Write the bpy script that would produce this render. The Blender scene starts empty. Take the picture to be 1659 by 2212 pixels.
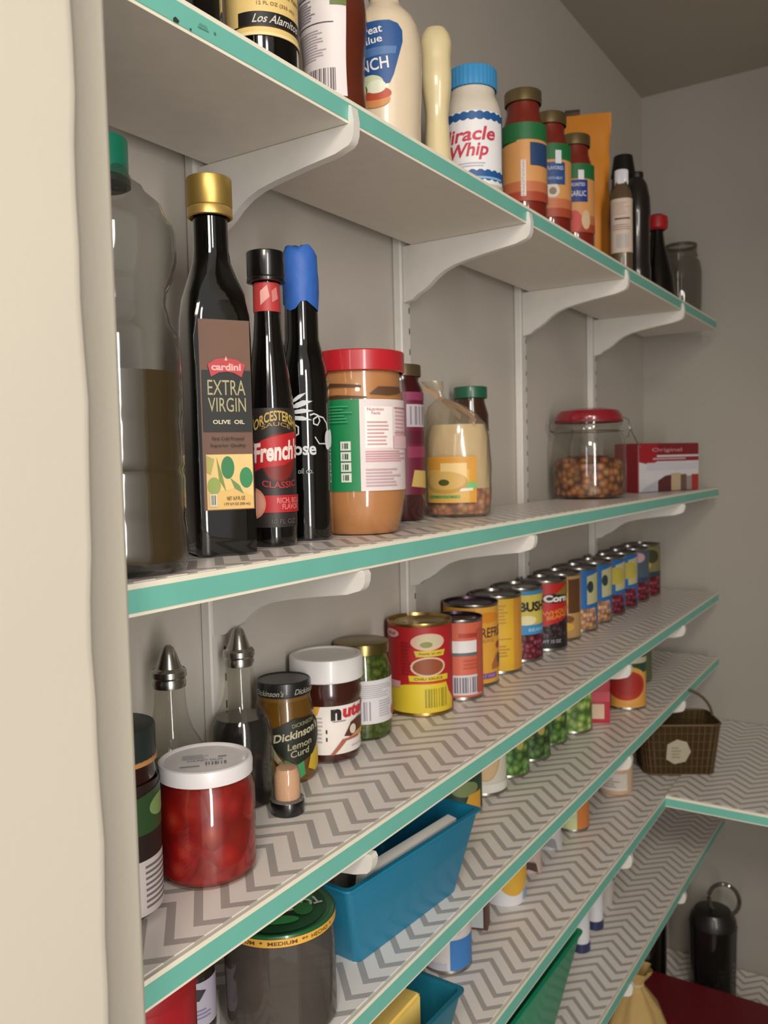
import bpy, bmesh, math, random
from mathutils import Vector, Matrix
random.seed(7)
PI=math.pi
scn=bpy.context.scene
COL=scn.collection
# ---------------------------------------------------------------- camera
CX,CY,CZ=-0.1807,-0.536,1.4219
YAW,PITCH,ROLL,FPX=0.993,0.0593,0.0237,1829.06
cam=bpy.data.cameras.new('camera'); camo=bpy.data.objects.new('camera',cam); COL.objects.link(camo)
cam.sensor_fit='VERTICAL'; cam.sensor_height=36; cam.lens=FPX/2212*36; cam.clip_start=.01
fw=Vector((math.sin(YAW)*math.cos(PITCH),math.cos(YAW)*math.cos(PITCH),-math.sin(PITCH)))
rt=Vector((math.cos(YAW),-math.sin(YAW),0)); dn=fw.cross(rt)
r2=math.cos(ROLL)*rt+math.sin(ROLL)*dn; d2=-math.sin(ROLL)*rt+math.cos(ROLL)*dn
mm=Matrix((r2,-d2,-fw)).transposed().to_4x4(); mm.translation=Vector((CX,CY,CZ)); camo.matrix_world=mm
cam.dof.use_dof=True; cam.dof.focus_distance=.62; cam.dof.aperture_fstop=12
scn.camera=camo
# ---------------------------------------------------------------- world, lights, exposure
w=bpy.data.worlds.new('world'); scn.world=w; w.use_nodes=True
bg=w.node_tree.nodes['Background']; bg.inputs[0].default_value=(.93,.90,.86,1); bg.inputs[1].default_value=.47
def area(name,loc,to,sx,sy,power,col):
    l=bpy.data.lights.new(name,'AREA'); l.shape='RECTANGLE'; l.size=sx; l.size_y=sy; l.energy=power; l.color=col
    o=bpy.data.objects.new(name,l); COL.objects.link(o); o.location=loc
    o.rotation_euler=(Vector(to)-Vector(loc)).to_track_quat('-Z','Y').to_euler(); return o
area('hall_window_light',(-.66,-1.46,1.52),(.9,0,1.2),.17,1.45,16,(1,.95,.89))
area('overhead_fill_light',(-1.0,-1.0,2.30),(.4,-.1,1.1),.35,.35,10,(1,.90,.76))  # added overhead fill that brightens the shelf tops, not a known lamp
area('hall_doorway_light',(-2.1,-.78,1.55),(.5,-.1,1.3),.16,1.3,4.5,(1,.96,.92))
scn.view_settings.view_transform='Standard'; scn.view_settings.look='None'
scn.view_settings.exposure=.46; scn.view_settings.gamma=1; scn.view_settings.use_curve_mapping=False
# ---------------------------------------------------------------- materials
def lin(h):
    h=h.lstrip('#'); o=[]
    for i in (0,2,4):
        c=int(h[i:i+2],16)/255; o.append(c/12.92 if c<=.04045 else ((c+.055)/1.055)**2.4)
    return (*o,1)
MC={}
def newm(n):
    m=bpy.data.materials.new(n); m.use_nodes=True; nt=m.node_tree; return m,nt,nt.nodes['Principled BSDF']
def M(hx,rough=.5,metal=0,coat=0,bump=0,bs=60,name=None):
    k=(hx,rough,metal,coat,bump,bs)
    if k in MC: return MC[k]
    m,nt,b=newm(name or 'paint_'+hx.lower()); N=nt.nodes; L=nt.links
    b.inputs['Roughness'].default_value=rough; b.inputs['Metallic'].default_value=metal; b.inputs['Coat Weight'].default_value=coat; b.inputs['Coat Roughness'].default_value=.05
    no=N.new('ShaderNodeTexNoise'); no.inputs['Scale'].default_value=bs; no.inputs['Detail'].default_value=3
    tc=N.new('ShaderNodeTexCoord'); L.new(tc.outputs['Object'],no.inputs['Vector'])
    mx=N.new('ShaderNodeMixRGB'); c=lin(hx); mx.inputs[1].default_value=c; mx.inputs[2].default_value=tuple(x*.88 for x in c[:3])+(1,)
    L.new(no.outputs['Fac'],mx.inputs[0]); L.new(mx.outputs[0],b.inputs['Base Color'])
    if bump:
        bp=N.new('ShaderNodeBump'); bp.inputs['Strength'].default_value=bump; bp.inputs['Distance'].default_value=.001; L.new(no.outputs['Fac'],bp.inputs['Height']); L.new(bp.outputs[0],b.inputs['Normal'])
    MC[k]=m; return m
def BEANS(c1,c2,c3,scale=90,rough=.45,bump=.6):
    k=('b',c1,c2,c3,scale)
    if k in MC: return MC[k]
    m,nt,b=newm('pieces_'+c1.strip('#').lower()); N=nt.nodes; L=nt.links
    v=N.new('ShaderNodeTexVoronoi'); v.inputs['Scale'].default_value=scale
    tc=N.new('ShaderNodeTexCoord'); L.new(tc.outputs['Object'],v.inputs['Vector'])
    r=N.new('ShaderNodeValToRGB'); e=r.color_ramp.elements; e[0].position=.05; e[0].color=lin(c1); e[1].position=.75; e[1].color=lin(c3)
    x=r.color_ramp.elements.new(.4); x.color=lin(c2)
    mx=N.new('ShaderNodeMixRGB'); mx.blend_type='OVERLAY'; mx.inputs[0].default_value=.5
    L.new(v.outputs['Distance'],r.inputs[0]); L.new(r.outputs[0],mx.inputs[1]); L.new(v.outputs['Color'],mx.inputs[2])
    hs=N.new('ShaderNodeMixRGB'); hs.inputs[0].default_value=.65; L.new(mx.outputs[0],hs.inputs[1]); L.new(r.outputs[0],hs.inputs[2])
    L.new(hs.outputs[0],b.inputs['Base Color']); b.inputs['Roughness'].default_value=rough
    bp=N.new('ShaderNodeBump'); bp.invert=True; bp.inputs['Strength'].default_value=bump; bp.inputs['Distance'].default_value=.002; L.new(v.outputs['Distance'],bp.inputs['Height']); L.new(bp.outputs[0],b.inputs['Normal'])
    MC[k]=m; return m
def GLASS(tint='#F2F5F2',rough=.03,refl=1.0,opac=0.0,body='#888888'):
    k=('g',tint,rough,refl,opac,body)
    if k in MC: return MC[k]
    m=bpy.data.materials.new('clear_'+tint.strip('#').lower()); m.use_nodes=True; nt=m.node_tree; N=nt.nodes; L=nt.links
    for n in list(N):
        if n.type!='OUTPUT_MATERIAL': N.remove(n)
    out=[n for n in N if n.type=='OUTPUT_MATERIAL'][0]
    t=N.new('ShaderNodeBsdfTransparent'); t.inputs[0].default_value=lin(tint)
    g=N.new('ShaderNodeBsdfGlossy'); g.inputs['Roughness'].default_value=rough
    f=N.new('ShaderNodeLayerWeight'); f.inputs[0].default_value=.5
    pw_=N.new('ShaderNodeMath'); pw_.operation='POWER'; pw_.inputs[1].default_value=4; L.new(f.outputs['Facing'],pw_.inputs[0])
    mu=N.new('ShaderNodeMath'); mu.operation='MULTIPLY_ADD'; mu.inputs[1].default_value=.45*min(refl,1.2); mu.inputs[2].default_value=.045*refl; L.new(pw_.outputs[0],mu.inputs[0])
    s=N.new('ShaderNodeMixShader'); L.new(mu.outputs[0],s.inputs[0]); L.new(g.outputs[0],s.inputs[2])
    if opac:
        d=N.new('ShaderNodeBsdfDiffuse'); d.inputs[0].default_value=lin(body)
        s2=N.new('ShaderNodeMixShader'); s2.inputs[0].default_value=opac; L.new(t.outputs[0],s2.inputs[1]); L.new(d.outputs[0],s2.inputs[2]); L.new(s2.outputs[0],s.inputs[1])
    else: L.new(t.outputs[0],s.inputs[1])
    L.new(s.outputs[0],out.inputs[0]); MC[k]=m; return m
def CHEVRON(ph=0,name='chevron_liner'):
    m,nt,b=newm(name); N=nt.nodes; L=nt.links
    def ma(op,a,bv=None,c=None):
        n=N.new('ShaderNodeMath'); n.operation=op
        for i,x in enumerate((a,bv,c)):
            if x is None: continue
            if isinstance(x,(int,float)): n.inputs[i].default_value=x
            else: L.new(x,n.inputs[i])
        return n.outputs[0]
    tc=N.new('ShaderNodeTexCoord'); sp=N.new('ShaderNodeSeparateXYZ'); L.new(tc.outputs['Object'],sp.inputs[0])
    tri=ma('PINGPONG',ma('ADD',sp.outputs[1],.0985+.68),.034)
    u=ma('DIVIDE',ma('ADD',ma('SUBTRACT',sp.outputs[0],.0115-.010+ph),tri),.0256)
    fr=ma('FRACT',ma('ADD',u,100))
    g=ma('LESS_THAN',fr,.345)
    no=N.new('ShaderNodeTexNoise'); no.inputs['Scale'].default_value=900; L.new(tc.outputs['Object'],no.inputs['Vector'])
    mx=N.new('ShaderNodeMixRGB'); mx.inputs[1].default_value=lin('#F3ECE6'); mx.inputs[2].default_value=lin('#B5AFAB'); L.new(g,mx.inputs[0])
    m2=N.new('ShaderNodeMixRGB'); m2.blend_type='MULTIPLY'; m2.inputs[0].default_value=.12; L.new(mx.outputs[0],m2.inputs[1]); L.new(no.outputs['Fac'],m2.inputs[2])
    L.new(m2.outputs[0],b.inputs['Base Color']); b.inputs['Roughness'].default_value=.34
    return m
def WALLP(hx,name,bump=.25):
    m,nt,b=newm(name); N=nt.nodes; L=nt.links
    tc=N.new('ShaderNodeTexCoord')
    n1=N.new('ShaderNodeTexNoise'); n1.inputs['Scale'].default_value=220; n1.inputs['Detail'].default_value=4; L.new(tc.outputs['Object'],n1.inputs['Vector'])
    n2=N.new('ShaderNodeTexNoise'); n2.inputs['Scale'].default_value=5; L.new(tc.outputs['Object'],n2.inputs['Vector'])
    c=lin(hx); mx=N.new('ShaderNodeMixRGB'); mx.inputs[1].default_value=c; mx.inputs[2].default_value=tuple(x*.9 for x in c[:3])+(1,); L.new(n2.outputs['Fac'],mx.inputs[0]); L.new(mx.outputs[0],b.inputs['Base Color'])
    b.inputs['Roughness'].default_value=.7
    bp=N.new('ShaderNodeBump'); bp.inputs['Strength'].default_value=bump; bp.inputs['Distance'].default_value=.0008; L.new(n1.outputs['Fac'],bp.inputs['Height']); L.new(bp.outputs[0],b.inputs['Normal'])
    return m
# ---------------------------------------------------------------- mesh helpers
def obj(name,bm,mats,parent=None,ang=32,loc=None):
    me=bpy.data.meshes.new(name); bmesh.ops.recalc_face_normals(bm,faces=bm.faces) if not getattr(bm,'_k',0) else None
    bm.to_mesh(me); bm.free()
    for m in (mats if isinstance(mats,(list,tuple)) else [mats]): me.materials.append(m)
    if ang is not None:
        for p in me.polygons: p.use_smooth=True
        me.set_sharp_from_angle(angle=math.radians(ang))
    o=bpy.data.objects.new(name,me); COL.objects.link(o); o.parent=parent
    if loc: o.location=loc
    return o
def thing(name,label,cat,loc=(0,0,0),rz=0,group=None):
    o=bpy.data.objects.new(name,None); COL.objects.link(o); o.empty_display_size=.02
    o.location=loc; o.rotation_euler=(0,0,rz); o['label']=label; o['category']=cat
    if group: o['group']=group
    return o
def face(x,y,off=0):
    dx,dy=CX-x,CY-y; return math.atan2(dx,-dy)+math.radians(off)
def box(bm,x0,x1,y0,y1,z0,z1,mi=0):
    v=[bm.verts.new((x,y,z)) for z in (z0,z1) for x,y in ((x0,y0),(x1,y0),(x1,y1),(x0,y1))]
    for q in ((3,2,1,0),(4,5,6,7),(0,1,5,4),(1,2,6,5),(2,3,7,6),(3,0,4,7)):
        f=bm.faces.new([v[i] for i in q]); f.material_index=mi
def BX(name,mat,parent,x0,x1,y0,y1,z0,z1,bev=0,loc=None,seg=2):
    bm=bmesh.new(); box(bm,x0,x1,y0,y1,z0,z1)
    if bev: bmesh.ops.bevel(bm,geom=bm.edges[:],offset=bev,segments=seg,affect='EDGES',profile=.6)
    return obj(name,bm,mat,parent,loc=loc)
def sel(a,pw):
    if pw==2: return 1.0
    return (abs(math.sin(a))**pw+abs(math.cos(a))**pw)**(-1/pw)
def LA(name,prof,mat,parent,seg=40,sx=1,sy=1,pw=2,cx=0,cy=0,ridge=0,rn=24,off=None):
    """turned shape; prof = [(r,z)...]; pw>2 squares it; ridge flutes the side"""
    bm=bmesh.new(); rings=[]
    for r,z in prof:
        if r<1e-6: rings.append([bm.verts.new((cx,cy,z))]); continue
        ring=[]
        for i in range(seg):
            a=2*PI*i/seg; k=sel(a,pw)*(1+ridge*math.cos(rn*a))
            ring.append(bm.verts.new((cx+r*k*sx*math.sin(a),cy-r*k*sy*math.cos(a),z)))
        rings.append(ring)
    for a,b in zip(rings,rings[1:]):
        if len(a)==1 and len(b)==1: continue
        for i in range(seg):
            j=(i+1)%seg
            if len(a)==1: bm.faces.new((a[0],b[j],b[i]))
            elif len(b)==1: bm.faces.new((a[i],a[j],b[0]))
            else: bm.faces.new((a[i],a[j],b[j],b[i]))
    return obj(name,bm,mat,parent)
def tube(bm,pts,r,seg=8,mi=0):
    rings=[]
    for i,p in enumerate(pts):
        p=Vector(p); a=Vector(pts[max(i-1,0)]); b=Vector(pts[min(i+1,len(pts)-1)]); d=(b-a).normalized()
        u=d.cross(Vector((0,0,1))); u=u if u.length>.01 else d.cross(Vector((1,0,0))); u.normalize(); v=d.cross(u)
        rr=r if not isinstance(r,(list,tuple)) else r[i]
        rings.append([bm.verts.new(p+rr*(math.cos(2*PI*k/seg)*u+math.sin(2*PI*k/seg)*v)) for k in range(seg)])
    for a,b in zip(rings,rings[1:]):
        for k in range(seg):
            f=bm.faces.new((a[k],a[(k+1)%seg],b[(k+1)%seg],b[k])); f.material_index=mi
    for r_ in (rings[0],rings[-1]):
        f=bm.faces.new(r_); f.material_index=mi
TC={}
def txt(body,bold):
    k=(body,bold)
    if k in TC: return TC[k]
    cu=bpy.data.curves.new('tmp','FONT'); cu.body=body; cu.offset=.012*bold; cu.resolution_u=3; cu.align_x='CENTER'; cu.space_line=.85
    o=bpy.data.objects.new('tmp',cu); COL.objects.link(o); bpy.context.view_layer.update()
    dg=bpy.context.evaluated_depsgraph_get(); me=bpy.data.meshes.new_from_object(o.evaluated_get(dg))
    V=[tuple(v.co[:2]) for v in me.vertices]; F=[tuple(p.vertices) for p in me.polygons]
    bpy.data.objects.remove(o); bpy.data.curves.remove(cu); bpy.data.meshes.remove(me)
    x0=min(v[0] for v in V); x1=max(v[0] for v in V); y0=min(v[1] for v in V); y1=max(v[1] for v in V)
    V=[((x-x0)/(x1-x0)-.5,(y-y0)/(y1-y0)-.5) for x,y in V]; TC[k]=(V,F); return TC[k]
def label(parent,shape,z0,z1,a0,a1,base,decs=(),name='label',step=.004):
    """printed sheet laid on a surface. shape ('c',r|fn) round, ('q',r,sx,sy,pw) squared, ('f',y) flat front, ('t',z) flat top.
    decs in label fractions: ('r',u0,v0,u1,v1,col) ('e',cu,cv,ru,rv,col) ('p',pts,col) ('t',text,cu,cv,w,h,col,{rot,shear,arc,bold}) ('b',u0,v0,u1,v1,col,n) ('l',u0,v0,u1,v1,col,n)"""
    k=shape[0]
    if k=='c':
        R=shape[1] if callable(shape[1]) else (lambda z,_r=shape[1]:_r)
        rm=R((z0+z1)/2); s0,s1=math.radians(a0)*rm,math.radians(a1)*rm
        def mp(s,z,off):
            a=s/rm; r=R(z)+off; return (r*math.sin(a),-r*math.cos(a),z)
    elif k=='q':
        _,rm,sx,sy,pw=shape; s0,s1=math.radians(a0)*rm,math.radians(a1)*rm
        def mp(s,z,off):
            a=s/rm; r=rm*sel(a,pw)+off*1.3; return (r*sx*math.sin(a),-r*sy*math.cos(a),z)
    elif k=='f':
        s0,s1=a0,a1
        def mp(s,z,off): return (s,-shape[1]-off,z)
    else:
        s0,s1=a0,a1
        def mp(s,z,off): return (s,z,shape[1]+off)
    W,H=s1-s0,z1-z0; bm=bmesh.new(); mats=[]; lay=[]
    def mi(m):
        if isinstance(m,str): m=M(m,.5,0,0)
        if m not in mats: mats.append(m)
        return mats.index(m)
    def add(V,F,m,lv):
        b=bmesh.new(); vs=[b.verts.new((x,y,0)) for x,y in V]
        for f in F:
            try: b.faces.new([vs[i] for i in f])
            except ValueError: pass
        if len(F)==1 and len(F[0])>4: bmesh.ops.triangulate(b,faces=b.faces[:])
        if k in 'cq':
            xs=[v.co.x for v in b.verts]; lo,hi=min(xs),max(xs); st=step if hi-lo>step*1.5 else 9
            x=math.ceil(lo/st)*st
            while x<hi:
                bmesh.ops.bisect_plane(b,geom=b.verts[:]+b.edges[:]+b.faces[:],plane_co=(x,0,0),plane_no=(1,0,0),dist=1e-7); x+=st
            if callable(shape[1]):
                ys=[v.co.y for v in b.verts]; y=math.ceil(min(ys)/.005)*.005
                while y<max(ys):
                    bmesh.ops.bisect_plane(b,geom=b.verts[:]+b.edges[:]+b.faces[:],plane_co=(0,y,0),plane_no=(0,1,0),dist=1e-7); y+=.005
        b.verts.index_update(); q=[bm.verts.new(mp(v.co.x,v.co.y,.00025+lv*.00012)) for v in b.verts]
        ii=mi(m)
        for f in b.faces:
            try: g=bm.faces.new([q[v.index] for v in f.verts]); g.material_index=ii
            except ValueError: pass
        b.free()
    X=lambda u:s0+u*W
    Y=lambda v:z0+v*H
    rect=lambda u0,v0,u1,v1:[(X(u0),Y(v0)),(X(u1),Y(v0)),(X(u1),Y(v1)),(X(u0),Y(v1))]
    Q=[(0,1,2,3)]
    if base is not None:
        if k=='t': add([(X(.5)+W/2*math.cos(i*PI/18),Y(.5)+H/2*math.sin(i*PI/18)) for i in range(36)],[tuple(range(36))],base,0)
        else: add(rect(0,0,1,1),Q,base,0)
    lv=1
    for d in decs:
        t=d[0]
        if t=='r': add(rect(*d[1:5]),Q,d[5],lv)
        elif t=='e': add([(X(d[1]+d[3]*math.cos(i*PI/14)),Y(d[2]+d[4]*math.sin(i*PI/14))) for i in range(28)],[tuple(range(28))],d[5],lv)
        elif t=='p': add([(X(u),Y(v)) for u,v in d[1]],[tuple(range(len(d[1])))],d[2],lv)
        elif t=='t':
            _,body,cu,cv,tw,th,c=d[:7]; o=d[7] if len(d)>7 else {}
            V,F=txt(body,o.get('bold',1)); ro=math.radians(o.get('rot',0)); out=[]
            for x,y in V:
                y2=y*th*H; x2=x*tw*W+o.get('shear',0)*y2; y2-=o.get('arc',0)*4*x*x*H
                out.append((X(cu)+x2*math.cos(ro)-y2*math.sin(ro),Y(cv)+x2*math.sin(ro)+y2*math.cos(ro)))
            add(out,F,c,lv)
        elif t=='b':
            n=d[6]; u=d[1]; du=(d[3]-d[1])/n; rr=random.Random(n)
            for i in range(n):
                add(rect(u+i*du,d[2],u+i*du+du*rr.choice((.35,.55,.75)),d[4]),Q,d[5],lv)
        elif t=='l':
            n=d[6]; dv=(d[4]-d[2])/n; rr=random.Random(n+3)
            for i in range(n): add(rect(d[1],d[2]+i*dv,d[1]+(d[3]-d[1])*rr.uniform(.65,1),d[2]+i*dv+dv*.45),Q,d[5],lv)
        lv+=1
    me_=obj(name,bm,mats,parent,ang=40)
    return me_
Z={1:1.7055,2:1.3548,3:1.1218,4:.9785,5:.8263,6:.630,7:.27}
CHROME=M('#B9B7B2',.22,1); TIN=M('#A8A49C',.3,1); GOLD=M('#C6A15A',.28,1); BRASS=M('#B59656',.33,1)
BLK=M('#0B0B0C',.3,0,.5); WHT=M('#E4E1DC',.35,0,.3); CREAM=M('#E3DDCB',.5)
# ================================================================= SETTING
XE=1.775; YW=.025; D=.1493
wall=WALLP('#C0B9B0','greige_wall_paint'); wall_shaded=WALLP('#A9A39A','greige_wall_paint_shaded')  # same greige on both; end wall copy darkened for the weaker light there
def struct(name,bm,mat,ang=None):
    o=obj(name,bm,mat,None,ang); o['kind']='structure'; return o
bm=bmesh.new(); box(bm,.117,XE+.1,YW,YW+.1,0,2.22); struct('wall_back',bm,wall)
bm=bmesh.new(); box(bm,XE,XE+.1,-1.40,YW,0,2.22); struct('wall_end',bm,wall_shaded)
bm=bmesh.new(); box(bm,.117,XE+.1,-1.40,-1.32,0,2.22); struct('wall_right',bm,wall)
bm=bmesh.new(); box(bm,.0,.1165,-1.40,-1.16,0,2.22); box(bm,.0,.1165,-1.16,-.1755,2.06,2.22); struct('wall_doorway',bm,WALLP('#CFC9BC','hall_side_paint'))
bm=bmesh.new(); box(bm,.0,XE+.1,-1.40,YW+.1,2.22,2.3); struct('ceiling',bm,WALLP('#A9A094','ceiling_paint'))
bm=bmesh.new(); box(bm,-2.6,XE+.1,-2.4,YW+.1,-.08,0); struct('floor',bm,M('#CFC4B4',.6,name='hall_floor'))
# doorway: front wall return and the painted jamb board with its caulked casing
jamb=WALLP('#BEB7A9','warm_white_trim_paint',.12)
bm=bmesh.new(); box(bm,-.10,.1165,-.1755,YW+.1,0,2.22); struct('wall_front',bm,jamb)
bm=bmesh.new()
N=90
def jx(z): # wobbling caulk line on the jamb
    return .0905+.0015*math.sin(z*9)+.0012*math.sin(z*31+1)+.0006*math.sin(z*83)
prev=None
for i in range(N+1):
    z=2.22*i/N; j=jx(z)
    pts=[(-.16,-.1855),(j-.004,-.1855),(j-.0015,-.1862),(j+.001,-.1845),(j+.003,-.1818),(.1135,-.1810),(.1160,-.1803),(.1172,-.1785),(.1172,-.172)]
    cur=[bm.verts.new((x,y,z)) for x,y in pts]
    if prev:
        for a in range(len(pts)-1): bm.faces.new((prev[a],prev[a+1],cur[a+1],cur[a]))
    prev=cur
struct('trim_1',bm,jamb,ang=60)
# ================================================================= SHELVES
TEAL=M('#70B9AA',.45,bump=.15,bs=35,name='teal_edge_paint'); BOARD=M('#E0D9CF',.55,bump=.1,name='cream_shelf_paint'); EDGE=M('#EDE6D3',.5,name='cream_edge_paint')
ord_={1:'top shelf with sauces and bottles',2:'second shelf from top, holding oil bottles',3:'third shelf from top, lined with tins',4:'fourth shelf from top, with blue bin',5:'fifth shelf from top, turning the corner',6:'sixth shelf from top, with green bin',7:'lowest shelf, carrying the dark pitcher'}
def shelf(n,xl,xr,zl,zr,leg=None,ph=0,round_end=True):
    """board with liner on top and a teal painted edge; zl/zr = top height at left/right"""
    t=thing('wall_shelf','cream board with teal edge and chevron liner, '+ord_[n],'shelf',(0,0,0))
    th=.0192
    zz=lambda x: zl+(zr-zl)*(x-xl)/(xr-xl)
    X=[xl+(xr-xl)*i/24 for i in range(25)]
    def slab(name,mat,y0,y1,o0,o1,rx=0):
        bm=bmesh.new(); P=[]
        for i,x in enumerate(X):
            P.append([bm.verts.new((x,y,zz(x)+o)) for y,o in ((y0,o0),(y1,o0),(y1,o1),(y0,o1))])
        for a,b in zip(P,P[1:]):
            for k in range(4): bm.faces.new((a[k],a[(k+1)%4],b[(k+1)%4],b[k]))
        bm.faces.new(P[0]); bm.faces.new(P[-1][::-1])
        return obj(name,bm,mat,t,None)
    slab('board',BOARD,-D,0,-th,-.0004)
    slab('edge_lipping',EDGE,-D-.0008,-D+.0001,-th,0)
    slab('edge_band',TEAL,-D-.0014,-D-.0007,-th+.0022,-.0034)
    slab('shelf_liner',CHEVRON(ph),-D+.0035,-.001,-.0004,.0003)
    if leg:
        x0,x1,yl=leg; z=zr
        bm=bmesh.new(); box(bm,x0,x1,yl,-D-.0015,z-th,z-.0004); obj('board',bm,BOARD,t,None)
        bm=bmesh.new(); box(bm,x0-.001,x0,yl,-D-.0015,z-th,z); obj('edge_lipping',bm,EDGE,t,None)
        bm=bmesh.new(); box(bm,x0-.0017,x0-.0009,yl,-D-.0015,z-th+.0018,z-.0045); obj('edge_band',bm,TEAL,t,None)
        bm=bmesh.new(); box(bm,x0+.0035,x1-.001,yl,-D-.0015,z-.0004,z+.0003); obj('shelf_liner',bm,CHEVRON(ph),t,None)
    return t
shelf(1,.1175,1.690,1.7050,1.6990)
shelf(2,.1175,1.712,1.3553,1.3505,ph=.006)
shelf(3,.1175,1.712,1.1203,1.1262)
shelf(4,.1175,1.712,.9755,.9865,ph=.011)
shelf(5,.1175,1.773,.8215,.8325,leg=(1.283,1.773,-1.2),ph=.004)
shelf(6,.1175,1.773,.6405,.6130,ph=.017)
shelf(7,.1175,1.773,.2700,.2700,leg=(1.283,1.773,-1.2),ph=.009)
def ztop(n,x):
    a={1:(.1175,1.690,1.7050,1.6990),2:(.1175,1.712,1.3553,1.3505),3:(.1175,1.712,1.1203,1.1262),4:(.1175,1.712,.9755,.9865),5:(.1175,1.773,.8215,.8325),6:(.1175,1.773,.6405,.6130),7:(0,1,.27,.27)}[n]
    return a[2]+(a[3]-a[2])*(x-a[0])/(a[1]-a[0])+.0005
# shelf standards on the wall and brackets hooked into them
SX=[.378,.720,1.077,1.408]; BR=M('#DAD6D0',.4,name='white_enamel'); DRK=M('#14130F',.9)
pos4=['nearest the door','second from the door','third from the door','nearest the far corner']
for i,x in enumerate(SX):
    t=thing('shelf_standard','white slotted metal upright on the back wall, '+pos4[i],'shelf upright',(x,.0,0))
    bm=bmesh.new(); box(bm,-.010,.011,.0125,.0245,.05,1.700); bmesh.ops.bevel(bm,geom=bm.edges[:],offset=.0015,segments=1,affect='EDGES'); obj('channel',bm,BR,t,None)
    bm=bmesh.new(); z=.08
    while z<1.66:
        box(bm,.0066,.0084,.0120,.0123,z,z+.007); z+=.0254
    obj('slots',bm,M('#4A4640',.8),t,None)
def bracket(n,i,rise):
    x=SX[i]-.001; z0=ztop(n,x)-.0196
    t=thing('shelf_bracket','white curved metal bracket under the %s shelf, on the upright %s'%(['','top','second','third','fourth','fifth','sixth'][n],pos4[i]),'bracket',(x,0,z0))
    bm=bmesh.new(); wd=.0042
    low=[(.0118,-.068),(-.001,-.0655),(-.008,-.0600),(-.017,-.0560),(-.025,-.051),(-.034,-.0435),(-.045,-.037),(-.058,-.0325),(-.075,-.0290),(-.105,-.0245),(-D+.012,-.0205),(-D-.0010,-.0165)]
    secs=[((y,-.0005),(y,z)) for y,z in low]
    secs+=[((-D-.0018,max(-.0005,rise)),(-D-.0040,-.0135)),((-D-.0030,max(-.0007,rise*1.0)),(-D-.0058,-.0085)),((-D-.0046,max(-.0025,rise*.9)),(-D-.0064,-.003+rise*.3))]
    P=[[bm.verts.new((sx_,*q)) for q in (a,b) for sx_ in (-wd,wd)] for a,b in secs]
    for a,b in zip(P,P[1:]):
        for k,l in ((0,1),(1,3),(3,2),(2,0)): bm.faces.new((a[k],a[l],b[l],b[k]))
    bm.faces.new((P[0][0],P[0][1],P[0][3],P[0][2])); bm.faces.new((P[-1][0],P[-1][1],P[-1][3],P[-1][2]))
    obj('arm',bm,BR,t,30)
    bm=bmesh.new()
    for zc in (-.022,):
        c=[bm.verts.new((wd+.0002,.004+.0028*math.cos(a*PI/4),zc+.0045*math.sin(a*PI/4))) for a in range(8)]; bm.faces.new(c)
    obj('hook_hole',bm,DRK,t,None)
for n,i,r in ((1,0,.0135),(1,1,.0125),(1,2,.0125),(1,3,.0125),(2,0,0),(2,1,0),(2,3,0),(3,0,0),(3,2,.003),(3,3,.003),(4,2,.004),(4,3,.003),(5,2,.004),(6,2,.004),(6,3,.004)): bracket(n,i,r)
# ================================================================= THINGS ON THE SHELVES
def at(n,x,y,dz=0): return (x,y,ztop(n,x)+dz)
def T(name,lb,cat,n,x,y,off=0,group=None): return thing(name,lb,cat,at(n,x,y),face(x,y,off),group)
def lid(p,r,z0,z1,mat,knurl=0,name='lid',r2=None,top=True,dish=0):
    r2=r2 or r
    pr=[(r*.97,z0),(r,z0+.0008),(r2,z1-.0014),(r2*.985,z1-.0004),(r2*.95,z1)]
    if dish: pr+=[(r2*.86,z1),(r2*.83,z1-dish)]
    pr+=[(0,z1-dish)]
    return LA(name,pr,mat,p,seg=72 if knurl else 40,ridge=knurl,rn=36)
TINL=M('#7E7C78',.22,1)
def can(lb,n,x,y,r,h,base,decs,off=0,lm=TINL,group=None,name='food_can',cat='can',rings=False,body=TIN):
    t=T(name,lb,cat,n,x,y,off,group)
    LA('body',[(0,.0012),(r*.90,.0012),(r*.93,0),(r,.0006),(r*1.005,.002),(r*.985,.004),(r*.98,.006),(r*.98,h-.006),(r*.985,h-.004),(r*1.005,h-.0022),(r,h-.0008)],body,t)
    LA('lid',[(r,h-.001),(r*.995,h),(r*.965,h),(r*.945,h-.0035),(r*.80,h-.0035),(r*.77,h-.0026),(r*.72,h-.0034),(r*.60,h-.0030),(r*.57,h-.0036),(0,h-.0034)],lm,t)
    if base is not None: label(t,('c',r*.982),.0045,h-.0045,-179.9,179.9,base,decs)
    return t
PALE=('#EDE8DE'); 
# ---------------- top shelf
t=T('cooking_wine_bottle','round black bottle with cream label and black script band, top shelf, left end','bottle',1,.359,-.078,4)
DARKG=M('#0A0907',.08,0,.6)
LA('body',[(0,0),(.024,0),(.0275,.002),(.0286,.006),(.0286,.125),(.027,.14),(.018,.158),(.0125,.17),(.0115,.215),(.012,.232)],DARKG,t)
lid(t,.0135,.228,.25,M('#15120E',.4),name='cap')
label(t,('c',.0288),.048,.124,-130,128,'#E6C880',[('r',.34,.10,.84,.235,'#14110F'),('r',0,.085,1,.10,'#3A2410'),('t','Los Alamitos',.60,.165,.32,.085,'#CFC9C4',{'shear':.4}),('t','12 FL OZ (355 mL)',.59,.31,.26,.045,'#8A6A30'),('t','Quality for Domestic Palates',.58,.42,.42,.055,'#7A5C28',{'shear':.3}),('r',0,0,1,.03,'#EED9A0'),('r',.62,.55,1,.56,'#8A6A30')])
t=T('dark_bottle','plain black bottle at the far left of the top shelf, mostly cut off','bottle',1,.270,-.078)
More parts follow.
